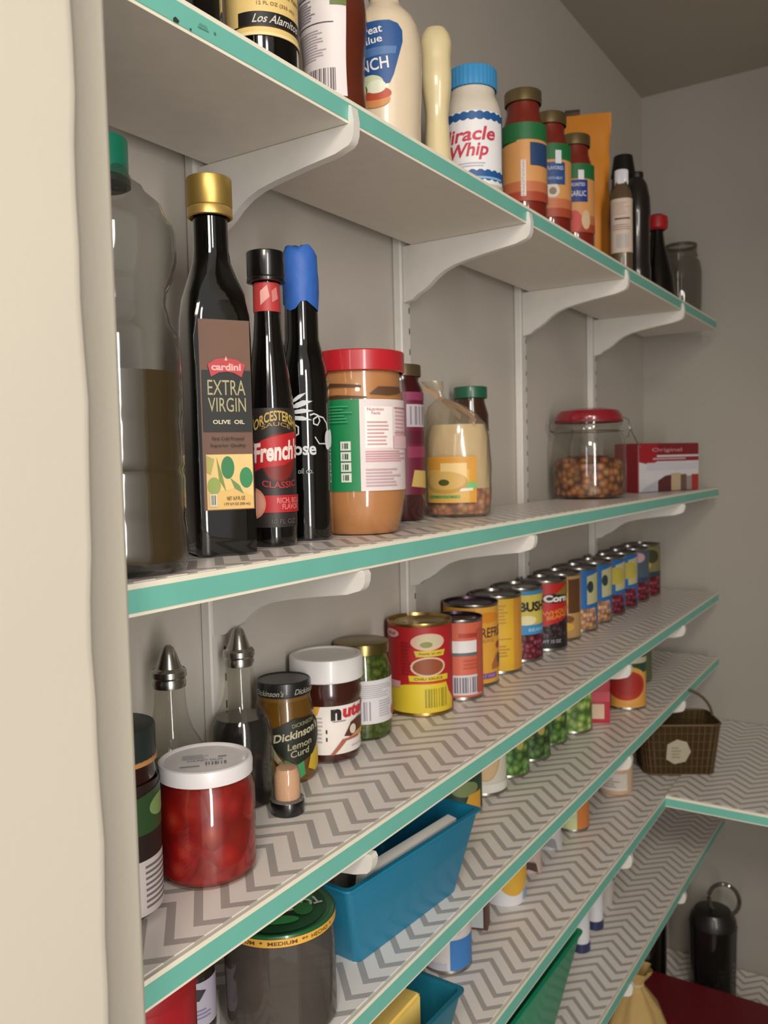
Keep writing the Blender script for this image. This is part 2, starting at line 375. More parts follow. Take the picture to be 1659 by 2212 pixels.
LA('body',[(0,0),(.024,0),(.029,.004),(.0298,.01),(.0298,.13),(.026,.15),(.013,.175),(.012,.22)],DARKG,t); lid(t,.014,.218,.24,BLK,name='cap')
t=T('sauce_bottle','brown barbecue sauce squeeze bottle with white nutrition label and barcode, top shelf','bottle',1,.457,-.078,-2)
def bq(z): return .0290+.0016*math.cos((z-.012)*60)*(1 if z<.12 else .6)
LA('body',[(0,0),(.024,0),(bq(0)-.001,.003)]+[(bq(.006*i),.006*i) for i in range(1,22)]+[(.026,.14),(.018,.155),(.013,.165),(.013,.172)],M('#5A2414',.28,0,.4),t)
lid(t,.0155,.170,.19,M('#3A120C',.4),name='cap')
label(t,('c',lambda z:bq(z)+.0003),.036,.126,-96,24,'#E3DBDB',[('b',.40,.05,.86,.27,'#6E6468',13),('l',.14,.36,.72,.64,'#A79DA4',11),('r',.14,.68,.82,.69,'#4A4448'),('l',.14,.72,.58,.92,'#8D8390',8),('r',.14,.935,.6,.955,'#5C3A66'),('t','Nutrition Facts',.34,.98,.4,.03,'#5C3A66'),('r',.78,.84,1,1,'#66743A')])
t=T('ranch_bottle','fat cream plastic ranch dressing bottle with blue label on top shelf','bottle',1,.541,-.080,12)
def rn(z): return .034-.0012*math.sin(z*45)
LA('body',[(0,0),(.029,0),(.0335,.003)]+[(rn(.008*i),.008*i) for i in range(1,15)]+[(.0338,.125),(.0325,.136),(.028,.146),(.0205,.154),(.0150,.160),(.0145,.170)],M('#DDCBB0',.35,0,.3,name='ranch_dressing_cream'),t)
lid(t,.0155,.166,.190,M('#E9DDC2',.4),name='cap')
lb=label(t,('c',lambda z:rn(z)+.0003),.046,.131,-80,20,None,[('p',[(.0,.36),(.04,.98),(.2,1),(.75,1),(.88,.97),(.95,.90),(.95,.78),(.80,.42),(.74,.33),(.55,.30),(.3,.34)],'#1D4F8C'),('p',[(.1,.60),(.83,.64),(.85,.72),(.1,.70)],'#4E74A8'),('t','Great',.42,.90,.42,.09,'#E8E6EA',{'rot':6}),('t','Value',.42,.79,.42,.08,'#E8E6EA',{'rot':6}),('t','RANCH',.36,.52,.72,.13,'#E8E6EA',{'rot':6}),('e',.50,.16,.24,.09,'#D08A50'),('e',.50,.22,.26,.07,'#B84A30'),('e',.42,.33,.22,.09,'#CFD6B0'),('e',.52,.29,.16,.07,'#E3E6CE'),('e',.30,.27,.08,.06,'#5C7A3C')])
t=T('dressing_bottle','narrow waisted cream dressing bottle seen edge on, beside the ranch bottle','bottle',1,.6345,-.084,0)
def sq(z): return .0175+.0045*math.exp(-(z/.024)**2)-.0045*math.exp(-((z-.075)/.035)**2)+.0005*math.sin(z*120)
LA('body',[(0,0),(.017,0),(.0205,.004)]+[(sq(.008*i),.008*i) for i in range(1,19)]+[(.0185,.158),(.0165,.167),(.012,.174),(0,.176)],M('#DECDA0',.35,0,.35),t,pw=2.4,sx=.95,sy=1)
t=T('syrup_bottle','dark brown bottle half hidden behind the two cream dressing bottles','bottle',1,.625,-.020,0)
LA('body',[(0,0),(.024,.001),(.026,.006),(.026,.09),(.022,.105),(.012,.122),(.012,.13)],M('#3A210C',.2,0,.5),t); lid(t,.0135,.128,.143,M('#4A2A12',.4),name='cap')
t=T('salad_dressing_jar','white jar of creamy dressing with blue lid and red script lettering','jar',1,.7165,-.085,-6)
LA('body',[(0,0),(.029,0),(.0325,.003),(.0335,.008),(.0335,.106),(.0328,.114),(.0305,.122),(.0268,.129),(.0262,.137)],M('#D9CFC0',.3,0,.6,name='creamy_dressing'),t)
lid(t,.0285,.137,.1595,M('#3D92CC',.4,0,.2),.012)
wv=lambda v,a,s=1:[(0,v)]+[(i/30,v+a*(1 if i%2 else -1)*.5) for i in range(31)]+[(1,v)]
def wave(v0,v1,a):
    return [(i/36,v0+a*.5*(1+math.sin(i*PI*.66))) for i in range(37)]+[((36-i)/36,v1-a*.5*(1+math.sin((36-i)*PI*.66))) for i in range(37)]
label(t,('c',.0337),.026,.106,-100,84,'#E6E4E6',[('p',wave(.865,1.0,.03),'#1F5590'),('p',wave(.04,.205,.03),'#1F5590'),('r',.4,.07,.93,.10,'#86B2D8'),('t','Miracle',.50,.68,.66,.19,'#C43A50',{'shear':.25,'bold':2,'rot':2}),('t','Whip',.52,.44,.44,.24,'#C43A50',{'shear':.25,'bold':2,'rot':2}),('l',.30,.235,.74,.31,'#B9B9C8',2),('r',.955,0,.968,1,'#274B74')])
def saucejar(x,y,off,lb,decs):
    t=T('pasta_sauce_jar',lb,'jar',1,x,y,off,'pasta sauce jars on the top shelf')
    LA('sauce',[(0,.002),(.024,.002),(.0283,.008),(.0283,.128),(.0265,.142),(.0225,.156),(.0205,.164),(.0205,.174),(0,.174)],M('#8A2416',.4,bump=.4,bs=200),t)
    LA('glass_jar',[(0,0),(.025,0),(.0290,.004),(.0295,.010),(.0295,.129),(.0275,.143),(.0234,.157),(.0215,.166),(.0215,.178)],GLASS(),t)
    lid(t,.0238,.174,.190,M('#8E7C58',.35,.8),.006)
    label(t,('c',.0297),.046,.144,-170,100,'#D79A5C',[('r',0,.78,1,1,'#1F6A38'),('p',[(.18,.70),(.3,.76),(.45,.785),(.62,.76),(.62,.80),(.18,.80)],'#1F6A38'),('r',0,0,1,.25,'#C4714A'),('r',0,0,1,.12,'#A8462E')]+decs)
    return t
nc=[('t','CLASSIC',.675,.29,.42,.055,'#F0E6DC',{'rot':90,'bold':2})]
saucejar(.868,-.082,-14,'pasta sauce jar with green and orange label, nearest of three beside dressing jar',[('r',.655,.06,.70,.52,'#E2D6CE'),('t','TRADITIONAL',.678,.29,.33,.03,'#A08C84',{'rot':90}),('r',.74,.45,.95,.74,'#25426C')])
saucejar(.956,-.082,-20,'pasta sauce jar with dark blue panel, middle one of the three',[('r',.60,.02,.66,.42,'#E6DED6'),('e',.73,.36,.07,.10,'#DAD0C0'),('e',.735,.35,.035,.05,'#8A7466'),('r',.66,.44,.86,.74,'#2B4C86'),('r',.76,.72,.82,.90,'#DDE0E4'),('t','FLAVORED',.76,.66,.16,.05,'#C8D0DC'),('t','WITH MEAT',.76,.52,.14,.04,'#A8B8D8')])
saucejar(1.052,-.082,-24,'pasta sauce jar showing a GARLIC panel, furthest of three, next to orange bag',[('r',.58,.02,.635,.40,'#E6DED6'),('e',.72,.16,.075,.16,'#C9473C'),('e',.84,.18,.05,.14,'#D8B894'),('r',.655,.44,.86,.76,'#22357F'),('r',.76,.76,.82,.90,'#E4E4E6'),('t','ROASTED',.76,.69,.14,.05,'#D8DCE8'),('t','GARLIC',.755,.56,.17,.08,'#D8DCE8')])
t=T('snack_bag','tall bright orange pouch with a picture, standing against the top shelf wall','bag',1,1.172,-.036,2)
bm=bmesh.new(); rows=[]
for j in range(15):
    v=j/14; z=.272*v; th=.020*math.sin(PI*min(1,.08+v*.92))**.7*(1-v*.55)+.0006; wv_=.057+.005*(abs(v-.5)*2)**3+.001*math.sin(j*2.1)
    row=[]
    for i in range(24):
        a=2*PI*i/24; cx=math.cos(a); sy=math.sin(a)
        row.append(bm.verts.new((wv_*math.copysign(abs(cx)**.7,cx),th*math.copysign(abs(sy)**1.2,sy)+.0015*math.sin(j*1.7+i)*(v<.95),z)))
    rows.append(row)
for a,b in zip(rows,rows[1:]):
    for i in range(24): bm.faces.new((a[i],a[(i+1)%24],b[(i+1)%24],b[i]))
bm.faces.new(rows[0][::-1]); bm.faces.new(rows[-1])
obj('pouch',bm,M('#DB8A2A',.38,0,.3,bump=.5,bs=25),t)
label(t,('f',.0215),.02,.225,-.046,.040,None,[('p',[(.12,.86),(.25,.97),(.42,.93),(.46,.82),(.60,.72),(.66,.55),(.62,.36),(.45,.42),(.3,.5),(.18,.66)],'#8A6A48'),('e',.40,.80,.14,.06,'#3E2E1E'),('p',[(.45,.72),(.62,.66),(.70,.50),(.62,.34),(.48,.40)],'#B98E74'),('e',.33,.62,.1,.08,'#5E4630'),('p',[(.62,.0),(.72,.22),(.80,.10),(.78,0)],'#E8A040')],name='printed_picture')
BX('clip',M('#3A2C20',.5),t,-.012,.012,-.004,.004,.272,.280,.001)
t=T('spice_bottle','small bottle with white cap and pale printed label beside the orange pouch','bottle',1,1.152,-.1215,-4)
LA('body',[(0,0),(.0135,0),(.0155,.002),(.016,.006),(.016,.118),(.0145,.128),(.0098,.138),(.0092,.144)],M('#5C4A34',.25,0,.5),t,pw=2.8)
lid(t,.0102,.140,.162,M('#E3E1E4',.35,0,.3),.02,'cap')
label(t,('q',.0166,1,1,2.8),.034,.116,-75,75,'#CFBBAA',[('b',.35,.08,.78,.34,'#9FA0A2',9),('l',.22,.42,.85,.54,'#9A8678',3),('r',.30,.61,.80,.64,'#4A3A30'),('l',.25,.7,.8,.95,'#BFA590',6)])
t=T('vinegar_bottle','tall black bottle with rounded dark cap, behind the white capped spice bottle','bottle',1,1.400,-.048,0)
LA('body',[(0,0),(.027,0),(.030,.004),(.030,.155),(.029,.18),(.025,.20),(.0215,.215),(.0205,.235)],M('#0E0B0A',.2,0,.4),t); lid(t,.0225,.232,.270,M('#120D0A',.5),name='cap',r2=.017)
t=T('soy_sauce_bottle','grey black bottle with sloping shoulders, between spice bottle and red cap bottle','bottle',1,1.256,-.1145,0)
LA('body',[(0,0),(.020,0),(.0225,.004),(.0225,.03),(.0208,.04),(.0208,.11),(.0225,.12),(.0215,.145),(.017,.168),(.010,.180)],M('#1E1A18',.25,0,.4),t); lid(t,.011,.179,.188,M('#181412',.5),name='cap')
t=T('sauce_bottle','dark bottle with a bright red cap, top shelf, beside the clear jar','bottle',1,1.505,-.080,0)
LA('body',[(0,0),(.030,0),(.034,.004),(.035,.03),(.032,.06),(.022,.100),(.015,.126),(.0125,.145),(.012,.156)],M('#0D0A09',.2,0,.4),t); LA('cap',[(.015,.153),(.020,.157),(.021,.166),(.020,.178),(.012,.183),(0,.183)],M('#B01C1E',.45),t)
t=T('empty_jar','large empty clear glass jar at the far right of the top shelf','jar',1,1.640,-.092,0)
JG=GLASS('#C9C8C2',.04,1.3,.16,'#77736A')
LA('glass',[(0,.004),(.034,.004),(.0385,.010),(.040,.03),(.0405,.095),(.037,.115),(.031,.123),(.033,.128),(.031,.134),(.031,.149)],JG,t)
LA('rim',[(.0312,.145),(.0322,.148),(.0312,.1515),(.0295,.1515),(.0295,.145)],GLASS('#A8A69C',.1,2,.4,'#6E6A5E'),t)
# ---------------- second shelf
t=T('cooking_oil_bottle','large clear plastic bottle with green cap, partly filled with golden oil','bottle',2,.1765,-.100,0)
PET=GLASS('#E3E3E0',.04,1.5,.05,'#77756C')
def oilr(z):
    P=[(0,.036),(.004,.042),(.012,.0445),(.03,.0438),(.034,.0425),(.038,.0438),(.06,.0438),(.064,.0425),(.068,.0438),(.09,.0438),(.094,.0425),(.098,.0438),(.118,.0440),(.134,.0440),(.146,.043),(.158,.038),(.168,.0352),(.176,.0360),(.184,.040),(.198,.0432),(.212,.0428),(.226,.036),(.238,.0255),(.246,.0175),(.250,.0150),(.256,.0148)]
    for (a,ra),(b,rb) in zip(P,P[1:]):
        if z<=b: u=(z-a)/(b-a); u=u*u*(3-2*u); return ra+(rb-ra)*u
    return P[-1][1]
zs=[.256*i/64 for i in range(65)]
LA('bottle_body',[(0,.002)]+[(oilr(z),z) for z in zs],PET,t,seg=60,pw=2.5,ridge=.005,rn=12)
LA('oil',[(0,.004)]+[(oilr(z)*.955,z) for z in zs if .004<z<.124]+[(oilr(.124)*.955,.1245),(0,.1245)],M('#49360F',.3,0,.2,name='golden_oil'),t,seg=60,pw=2.5,ridge=.005,rn=12)
lid(t,.0160,.246,.270,M('#13745A',.4,0,.1),.004,'cap'); LA('neck_ring',[(.0148,.240),(.0172,.241),(.0172,.245),(.0148,.246)],M('#20302C',.4),t)
t=T('olive_oil_bottle','square black olive oil bottle with gold cap and brown label','bottle',2,.2885,-.082,15)
DG=M('#060606',.06,0,.8,name='black_glass')
prof=[(0,0),(.024,0),(.0262,.0015),(.0268,.004),(.0268,.160),(.0258,.176),(.0228,.192),(.0180,.206),(.0142,.217),(.0130,.226),(.0126,.252)]
bm=bmesh.new(); rings=[]; SG=48
for r,z in prof:
    if r==0: rings.append([bm.verts.new((0,0,z))]); continue
    pw=9 if z<.17 else max(2,9-(z-.17)*180)
    kk=.86 if z<.17 else .86+.14*min(1,(z-.17)/.045)
    rings.append([bm.verts.new((r*kk*sel(2*PI*i/SG,pw)*math.sin(2*PI*i/SG),-r*kk*sel(2*PI*i/SG,pw)*math.cos(2*PI*i/SG),z)) for i in range(SG)])
for a,b in zip(rings,rings[1:]):
    for i in range(SG):
        j=(i+1)%SG
        if len(a)==1: bm.faces.new((a[0],b[j],b[i]))
        else: bm.faces.new((a[i],a[j],b[j],b[i]))
obj('body',bm,DG,t)
lid(t,.0165,.257,.2785,M('#CFAE62',.42,.85),.010,'cap'); LA('cap_ring',[(.0150,.2495),(.0166,.250),(.0166,.2558),(.0160,.2568)],M('#E0BC6E',.4,.8),t)
label(t,('f',.0231),.034,.172,-.0178,.0200,'#6B4A38',[('r',.06,.005,.98,.295,'#DDB56A'),('p',[(.06,.13),(.3,.10),(.6,.115),(.98,.07),(.98,.295),(.06,.295)],'#E2C27E'),('e',.48,.225,.13,.060,'#2E7A48'),('e',.84,.17,.13,.055,'#2C8450'),('e',.20,.13,.13,.045,'#8FA050'),('p',[(.52,.17),(.70,.13),(.78,.085),(.60,.115)],'#6A8A50'),('p',[(.06,.29),(.22,.27),(.14,.19),(.06,.20)],'#A9A458'),('p',[(.26,.28),(.36,.19),(.43,.10),(.30,.16)],'#7C8C40'),('r',.10,.02,.25,.088,'#CFC9B4'),('b',.13,.03,.22,.08,'#3A3830',4),('t','NET 16.9 FL OZ',.62,.062,.36,.020,'#6B4A22'),('t','1 PT 0.9 OZ (500 mL)',.64,.030,.52,.018,'#6B4A22'),
 ('r',.03,.415,.98,.735,'#0F100C'),('t','EXTRA',.50,.645,.74,.078,'#A9A078',{'bold':0}),('t','VIRGIN',.50,.555,.74,.074,'#A9A078',{'bold':0}),('t','OLIVE  OIL',.52,.465,.62,.022,'#D8CDAE',{'bold':2}),('t','First Cold Pressed',.50,.378,.62,.018,'#2A1C14'),('t','Superior Quality',.50,.340,.70,.020,'#2A1C14'),
 ('p',[(.14,.765),(.30,.792),(.5,.80),(.70,.792),(.88,.765),(.80,.700),(.65,.722),(.5,.728),(.35,.722),(.20,.700)],'#B83A40'),('t','cardini',.50,.752,.58,.038,'#E3A9A4',{'bold':3}),('p',[(.47,.785),(.5,.81),(.53,.785)],'#E3A9A4')])
t=T('worcestershire_sauce_bottle','slim dark sauce bottle with black cap and red banner under gold letters','bottle',2,.3555,-.077,13)
def wr(z):
    P=[(0,.0175),(.003,.0192),(.108,.0198),(.125,.0182),(.150,.0150),(.168,.0122),(.185,.0108),(.216,.0105)]
    for (a,ra),(b,rb) in zip(P,P[1:]):
        if z<=b: u=(z-a)/(b-a); return ra+(rb-ra)*u
    return .0105
LA('body',[(0,0)]+[(wr(.216*i/54),.216*i/54) for i in range(55)],M('#0A0808',.07,0,.7),t)
lid(t,.0155,.2175,.2385,M('#0A0A0B',.28,0,.5),.006,'cap'); LA('cap_base',[(.0118,.2140),(.0158,.2145),(.0158,.2168),(.015,.2178)],BLK,t)
label(t,('c',lambda z:wr(z)+.0002),.190,.213,-100,100,'#B83A3A',[('p',[(.3,.2),(.5,.5),(.45,.9),(.3,.7)],'#DCA09A'),('p',[(.55,.3),(.7,.45),(.66,.85),(.54,.7)],'#D4807C')],'neck_label')
label(t,('c',lambda z:wr(z)+.0001),.016,.112,-86,78,'#2A2322',[('e',.56,.585,.28,.21,'#5A1A14'),('e',.56,.585,.26,.195,'#7A1C18'),('p',[(.03,.43),(.30,.50),(.62,.52),(.93,.60),(1,.82),(.62,.78),(.35,.74),(.05,.66)],'#B81E24'),('t','French\'s',.56,.645,.74,.17,'#EFD9D2',{'rot':5,'shear':.15,'bold':3}),('t','WORCESTERSHIRE',.54,.935,.92,.085,'#C7A85A',{'arc':.17,'bold':2}),('t','SAUCE',.53,.865,.42,.035,'#A88A4A',{'arc':.03}),('t','CLASSIC',.56,.355,.52,.055,'#A83038',{'arc':-.02,'bold':2}),('r',.30,.125,.98,.27,'#B01C20'),('t','RICH, BOLD\nFLAVOR',.72,.20,.44,.10,'#D8787A',{'bold':2}),('e',.17,.205,.18,.13,'#D98E78'),('e',.17,.205,.15,.105,'#E0A088'),('t','10 FL OZ',.60,.05,.36,.04,'#57504E')])
t=T('taped_bottle','slim black bottle with blue tape over its top and white olive drawing','bottle',2,.4115,-.068,0)
LA('body',[(0,0),(.0205,0),(.0228,.002),(.0232,.006),(.0232,.135),(.0215,.150),(.0175,.165),(.0152,.175),(.0146,.212)],DG,t)
bm=bmesh.new(); rings=[]
for j,(r,z) in enumerate([(.0155,.203),(.0156,.215),(.0158,.228),(.0155,.240),(.0150,.249),(.0120,.2545),(.004,.2555)]):
    rings.append([bm.verts.new(((r+.0007*math.sin(i*2.3+j*1.9))*math.sin(2*PI*i/20),-(r+.0007*math.sin(i*2.3+j*1.9))*math.cos(2*PI*i/20),z+(.004*math.sin(i*.9+1) if j==0 else 0)+(.0015*math.sin(i*1.3+j) if j>3 else 0))) for i in range(20)])
for a,b in zip(rings,rings[1:]):
    for i in range(20): bm.faces.new((a[i],a[(i+1)%20],b[(i+1)%20],b[i]))
bm.faces.new(rings[-1]); obj('blue_tape',bm,M('#2F63B8',.55,bump=.5,bs=120),t,50)
WI='#C9CDD0'
leaf=lambda x,y,l,w,a:[(x+ (l*s*math.cos(a)-k*w*math.sin(a)),y+(l*s*math.sin(a)+k*w*math.cos(a))*1.0) for s,k in ((0,0),(.3,.8),(.6,1),(1,0),(.6,-.6),(.3,-.7))]
def stroke(pts,wd):
    L_=[];R_=[]
    for i,(x,y) in enumerate(pts):
        a=pts[max(0,i-1)];b=pts[min(len(pts)-1,i+1)];dx,dy=b[0]-a[0],b[1]-a[1];n=math.hypot(dx,dy) or 1
        L_.append((x-dy/n*wd,y+dx/n*wd));R_.append((x+dy/n*wd,y-dx/n*wd))
    return [('p',[L_[i],L_[i+1],R_[i+1],R_[i]],WI) for i in range(len(pts)-1)]
olv=[('p',leaf(.30,.80,.34,.045,.25),WI),('p',leaf(.28,.74,.36,.035,.05),WI),('p',leaf(.26,.68,.36,.035,-.12),WI),('p',leaf(.30,.86,.28,.03,.5),WI)]
olv+=stroke([(.58,.70),(.64,.72),(.70,.70),(.73,.63),(.69,.57),(.63,.59),(.63,.65),(.70,.69),(.78,.67),(.84,.60),(.86,.50)],.010)
olv+=[('e',.855,.38,.055,.13,WI),('e',.905,.40,.045,.12,WI)]+stroke([(.64,.42),(.70,.33),(.80,.33)],.008)+stroke([(.34,.60),(.42,.55),(.42,.46),(.34,.42)],.010)
label(t,('c',.0234),.062,.128,-72,72,None,olv+[('t','Rose',.44,.27,.42,.17,WI,{'bold':2}),('t','oil co.',.50,-.02,.2,.07,'#8A8E90')],'drawn_olive_print')
t=T('peanut_butter_jar','large peanut butter jar with a red lid and green and white label','jar',2,.4855,-.076,0)
PBM=M('#C88F60',.4,0,.2,bump=.3,bs=40,name='peanut_butter')
LA('peanut_butter',[(0,.001),(.0325,.001),(.0352,.004),(.0395,.022),(.0415,.036),(.0415,.122),(.0405,.132),(.0390,.140),(.0390,.151),(0,.151)],PBM,t)
LA('jar',[(0,0),(.0335,0),(.0362,.003),(.0405,.021),(.0422,.036),(.0424,.124),(.0412,.134),(.0398,.141),(.0398,.152)],GLASS('#F3EFE8',.08,1.0),t)
label(t,('c',.0421),.126,.144,-80,70,None,[('p',[(.0,.55),(.3,.72),(.55,.60),(.56,.50),(.3,.55),(.1,.40)],'#4A3222'),('p',[(.62,.15),(.70,.52),(.95,.55),(.97,.25),(.8,.1)],'#5A3E2A'),('p',[(.05,.02),(.35,.12),(.6,.02),(.6,-.05),(.05,-.08)],'#4A3222')],'smeared_streaks')
lid(t,.0438,.150,.1695,M('#B5202A',.35,0,.4),.004)
label(t,('c',.0424),.041,.124,-170,86,'#12804A',[('r',.665,0,1,1,'#DCCFCF'),('r',.69,.47,.84,.92,'#EFE6E4'),('t','Nutrition\nFacts',.745,.87,.085,.075,'#B05058'),('l',.70,.50,.82,.78,'#C99CA0',7),('l',.86,.60,.99,.94,'#CF9AA0',8),('r',.85,.63,1,.636,'#B05058'),('r',.85,.905,1,.911,'#B05058'),('l',.69,.32,.98,.45,'#C98E94',5),('l',.69,.05,.90,.26,'#BFA0A4',6),('r',.84,.46,1,.60,'#D7B4B8')]
 +[('r',.572,.10+i*.115,.622,.20+i*.115,'#D6D8CE') for i in range(4)]+[('b',.583,.12+i*.115,.612,.18+i*.115,'#38503E',3) for i in range(4)]
 +[('e',.445,.24,.075,.19,'#B93C34'),('e',.425,.25,.050,.15,'#B8803E'),('e',.435,.20,.035,.05,'#C99A5C'),('e',.42,.31,.03,.04,'#C08A4A'),('t','THAT IS FRESH',.46,.10,.10,.03,'#E8B8A8'),('p',[(.40,.66),(.435,.85),(.45,.97),(.455,.70)],'#7A8A3E'),('t','n',.41,.61,.09,.20,'#E4E8DE',{'bold':5}),('l',.50,.75,.64,.95,'#3C9A66',6),('e',.515,.43,.008,.02,'#9CC8AE')])
t=T('jam_jar','dark red jar with brown lid, squeezed behind the peanut butter jar','jar',2,.648,-.022,14)
LA('contents',[(0,.001),(.023,.001),(.0255,.005),(.0255,.148),(.021,.158),(.021,.163)],M('#3C0E12',.2,0,.6),t)
lid(t,.0235,.163,.1765,M('#6B5A44',.4,.6),.008)
label(t,('c',.0257),.03,.145,-90,89,'#6A1834',[('r',.5,.66,.92,.88,'#BDB4BC'),('b',.55,.68,.86,.86,'#8C848E',4),('r',.5,.92,.95,1,'#8C3A5C'),('r',.45,.50,.98,.62,'#5A1028'),('r',.5,.36,.9,.47,'#8A3450'),('p',[(.55,.08),(.95,.05),(.98,.22),(.6,.24)],'#C8A860')])
t=T('snack_mix_bag','clear tied bag of cream and brown snack mix with an orange label','bag',2,.727,-.052,-4)
def bagm(scale,z0,z1,mat,name):
    bm=bmesh.new(); R_=[]
    P=[(0,.030),(.004,.037),(.02,.0395),(.034,.0396),(.06,.0390),(.095,.0375),(.110,.035),(.122,.030),(.132,.022),(.139,.011),(.143,.0045),(.147,.004),(.154,.009),(.163,.013)]
    for z,r in P:
        if z<z0 or z>z1: continue
        tz=max(0,z-.11); R_.append([bm.verts.new(((r*scale*(1+.05*math.sin(i*3+z*90)))*math.sin(2*PI*i/28)-tz*.55,-(r*scale*.8*(1+.05*math.cos(i*5+z*70)))*math.cos(2*PI*i/28),z)) for i in range(28)])
    for a,b in zip(R_,R_[1:]):
        for i in range(28): bm.faces.new((a[i],a[(i+1)%28],b[(i+1)%28],b[i]))
    bm.faces.new(R_[0][::-1])
    if name!='bag_film': bm.faces.new(R_[-1])
    return obj(name,bm,mat,t,60)
bagm(1,0,1,GLASS('#F4EFE6',.14,2.0,.14,'#D8CCB4'),'bag_film')
bagm(.965,.003,.035,BEANS('#E8B494','#C07A54','#7A4428',110),'brown_pieces')
bm=bmesh.new()
bagm(.94,.0165,.111,M('#E8D3A8',.6,bump=1,bs=70,name='pale_noodles'),'pale_pieces')
bm.free()
label(t,('c',.0385),.018,.072,-64,38,'#DDA040',[('r',0,0,.86,.84,'#E0B05A'),('r',.05,.72,.9,.96,'#D89A3C'),('r',.36,.52,.82,.86,'#EBCB8A'),('e',.44,.44,.40,.24,'#C59A4C'),('e',.44,.48,.36,.20,'#D4AE62'),('e',.42,.44,.10,.07,'#4C5224'),('r',.10,.10,.70,.165,'#7FAE5A'),('t','HOMESTYLE MIX',.40,.132,.5,.04,'#3F7A3A'),('e',.90,.37,.10,.075,'#7CBF7A'),('p',[(.68,.24),(.92,.26),(.92,.32),(.72,.31)],'#ECE4D0')],'label')
bm=bmesh.new()
for pts in ([(-.016,0,.140),(-.030,-.006,.150),(-.046,-.012,.157),(-.060,-.010,.160)],[(-.016,0,.140),(.002,-.012,.132),(.016,-.022,.122),(.024,-.028,.112)],[(-.016,-.004,.140),(-.004,-.014,.128),(.006,-.022,.118)]):
    P=[Vector(p) for p in pts]
    L_=[bm.verts.new(p+Vector((.0009,0,.0026))) for p in P]; R_=[bm.verts.new(p-Vector((.0009,0,.0026))) for p in P]
    for i in range(len(P)-1): bm.faces.new((L_[i],L_[i+1],R_[i+1],R_[i]))
bmesh.ops.solidify(bm,geom=bm.faces[:],thickness=.0008)
obj('ribbon',bm,M('#CDA985',.5),t,50)
t=T('green_capped_jar','slim brown jar with green lid behind the snack mix bag','jar',2,.846,-.010,0)
LA('contents',[(0,.001),(.0215,.001),(.0238,.005),(.0238,.128),(.019,.145),(.019,.150)],M('#3A2216',.2,0,.5),t)
lid(t,.0222,.150,.1655,M('#1C5A40',.4,0,.2),.006)
label(t,('c',.0240),.010,.108,-90,120,'#39432E',[('r',.5,.50,.80,.98,'#CFC8B8'),('l',.82,.1,.98,.9,'#8A8A70',8)])
label(t,('t',.1657),-.014,.014,-.014,.014,'#2A6A50',[],'lid_print')
t=T('clip_top_jar','round glass clip top jar with red lid, half full of nuts','jar',2,1.2075,-.046,0)
LA('nuts',[(0,.003),(.052,.003),(.0575,.008),(.0575,.058),(.050,.066),(.03,.072),(0,.068)],BEANS('#D09A68','#9C6236','#4E2A14',85,bump=1),t)
LA('glass_jar',[(0,.001),(.054,.001),(.0595,.005),(.061,.012),(.061,.085),(.0585,.098),(.0545,.110),(.0525,.116),(.0525,.120),(.055,.123),(.055,.127)],GLASS('#F2F1EE',.04,1.4,.03,'#A09C94'),t)
LA('gasket',[(.0500,.1265),(.0560,.1265),(.0560,.1300),(.0500,.1300)],M('#7A1A20',.5),t)
LA('lid',[(.0555,.1302),(.0562,.134),(.0540,.140),(.049,.146),(.030,.1500),(0,.1505)],M('#8E1F2A',.2,0,.6,name='red_glass_lid'),t)
bm=bmesh.new(); W=.0011
tube(bm,[(-.054,-.006,.132),(-.063,-.006,.130),(-.066,-.004,.122),(-.064,0,.114),(-.058,.004,.112)],W)
tube(bm,[(.055,-.004,.134),(.064,-.004,.130),(.066,-.003,.122),(.070,-.002,.108),(.078,-.002,.092),(.083,-.002,.083)],W)
tube(bm,[(.062,-.002,.120),(.067,-.002,.114),(.064,-.001,.102),(.060,0,.100)],W)
tube(bm,[(.0563*math.sin(a),-.0563*math.cos(a),.1120) for a in [2*PI*i/28 for i in range(29)]],W*.8)
obj('wire_clip',bm,CHROME,t)
t=thing('snack_box','low red and white printed carton with small pictures, second shelf, far end','box',at(2,1.41,-.070),math.atan2(-.075,.195))
bm=bmesh.new(); box(bm,0,.190,0,.056,0,.093); bmesh.ops.bevel(bm,geom=bm.edges[:],offset=.0012,segments=1,affect='EDGES'); obj('carton',bm,M('#7E2028',.5),t)
label(t,('f',0),.001,.092,.001,.189,'#D6D2D6',[('r',0,.76,1,1,'#7E1A24'),('r',0,.63,1,.72,'#8E1E28'),('p',[(0,.62),(0,1),(.30,1),(.28,.62),(.18,.56)],'#A01C28'),('l',.22,.665,.97,.74,'#C9A0A8',1),('r',.12,.44,1,.60,'#C9C8D0'),('p',[(.30,0),(.30,.22),(.42,.32),(.52,.34),(.52,0)],'#5A2A2C'),('r',.52,0,.68,.37,'#BFA98A'),('r',.68,0,.78,.34,'#6A5648'),('r',.78,0,.87,.30,'#9C8C88'),('r',.87,0,.99,.33,'#A8302E'),('t','Original',.45,.86,.5,.10,'#C98E94'),('p',[(0,0),(.28,0),(.28,.22),(.1,.1)],'#B9B9C4')],'front_print')
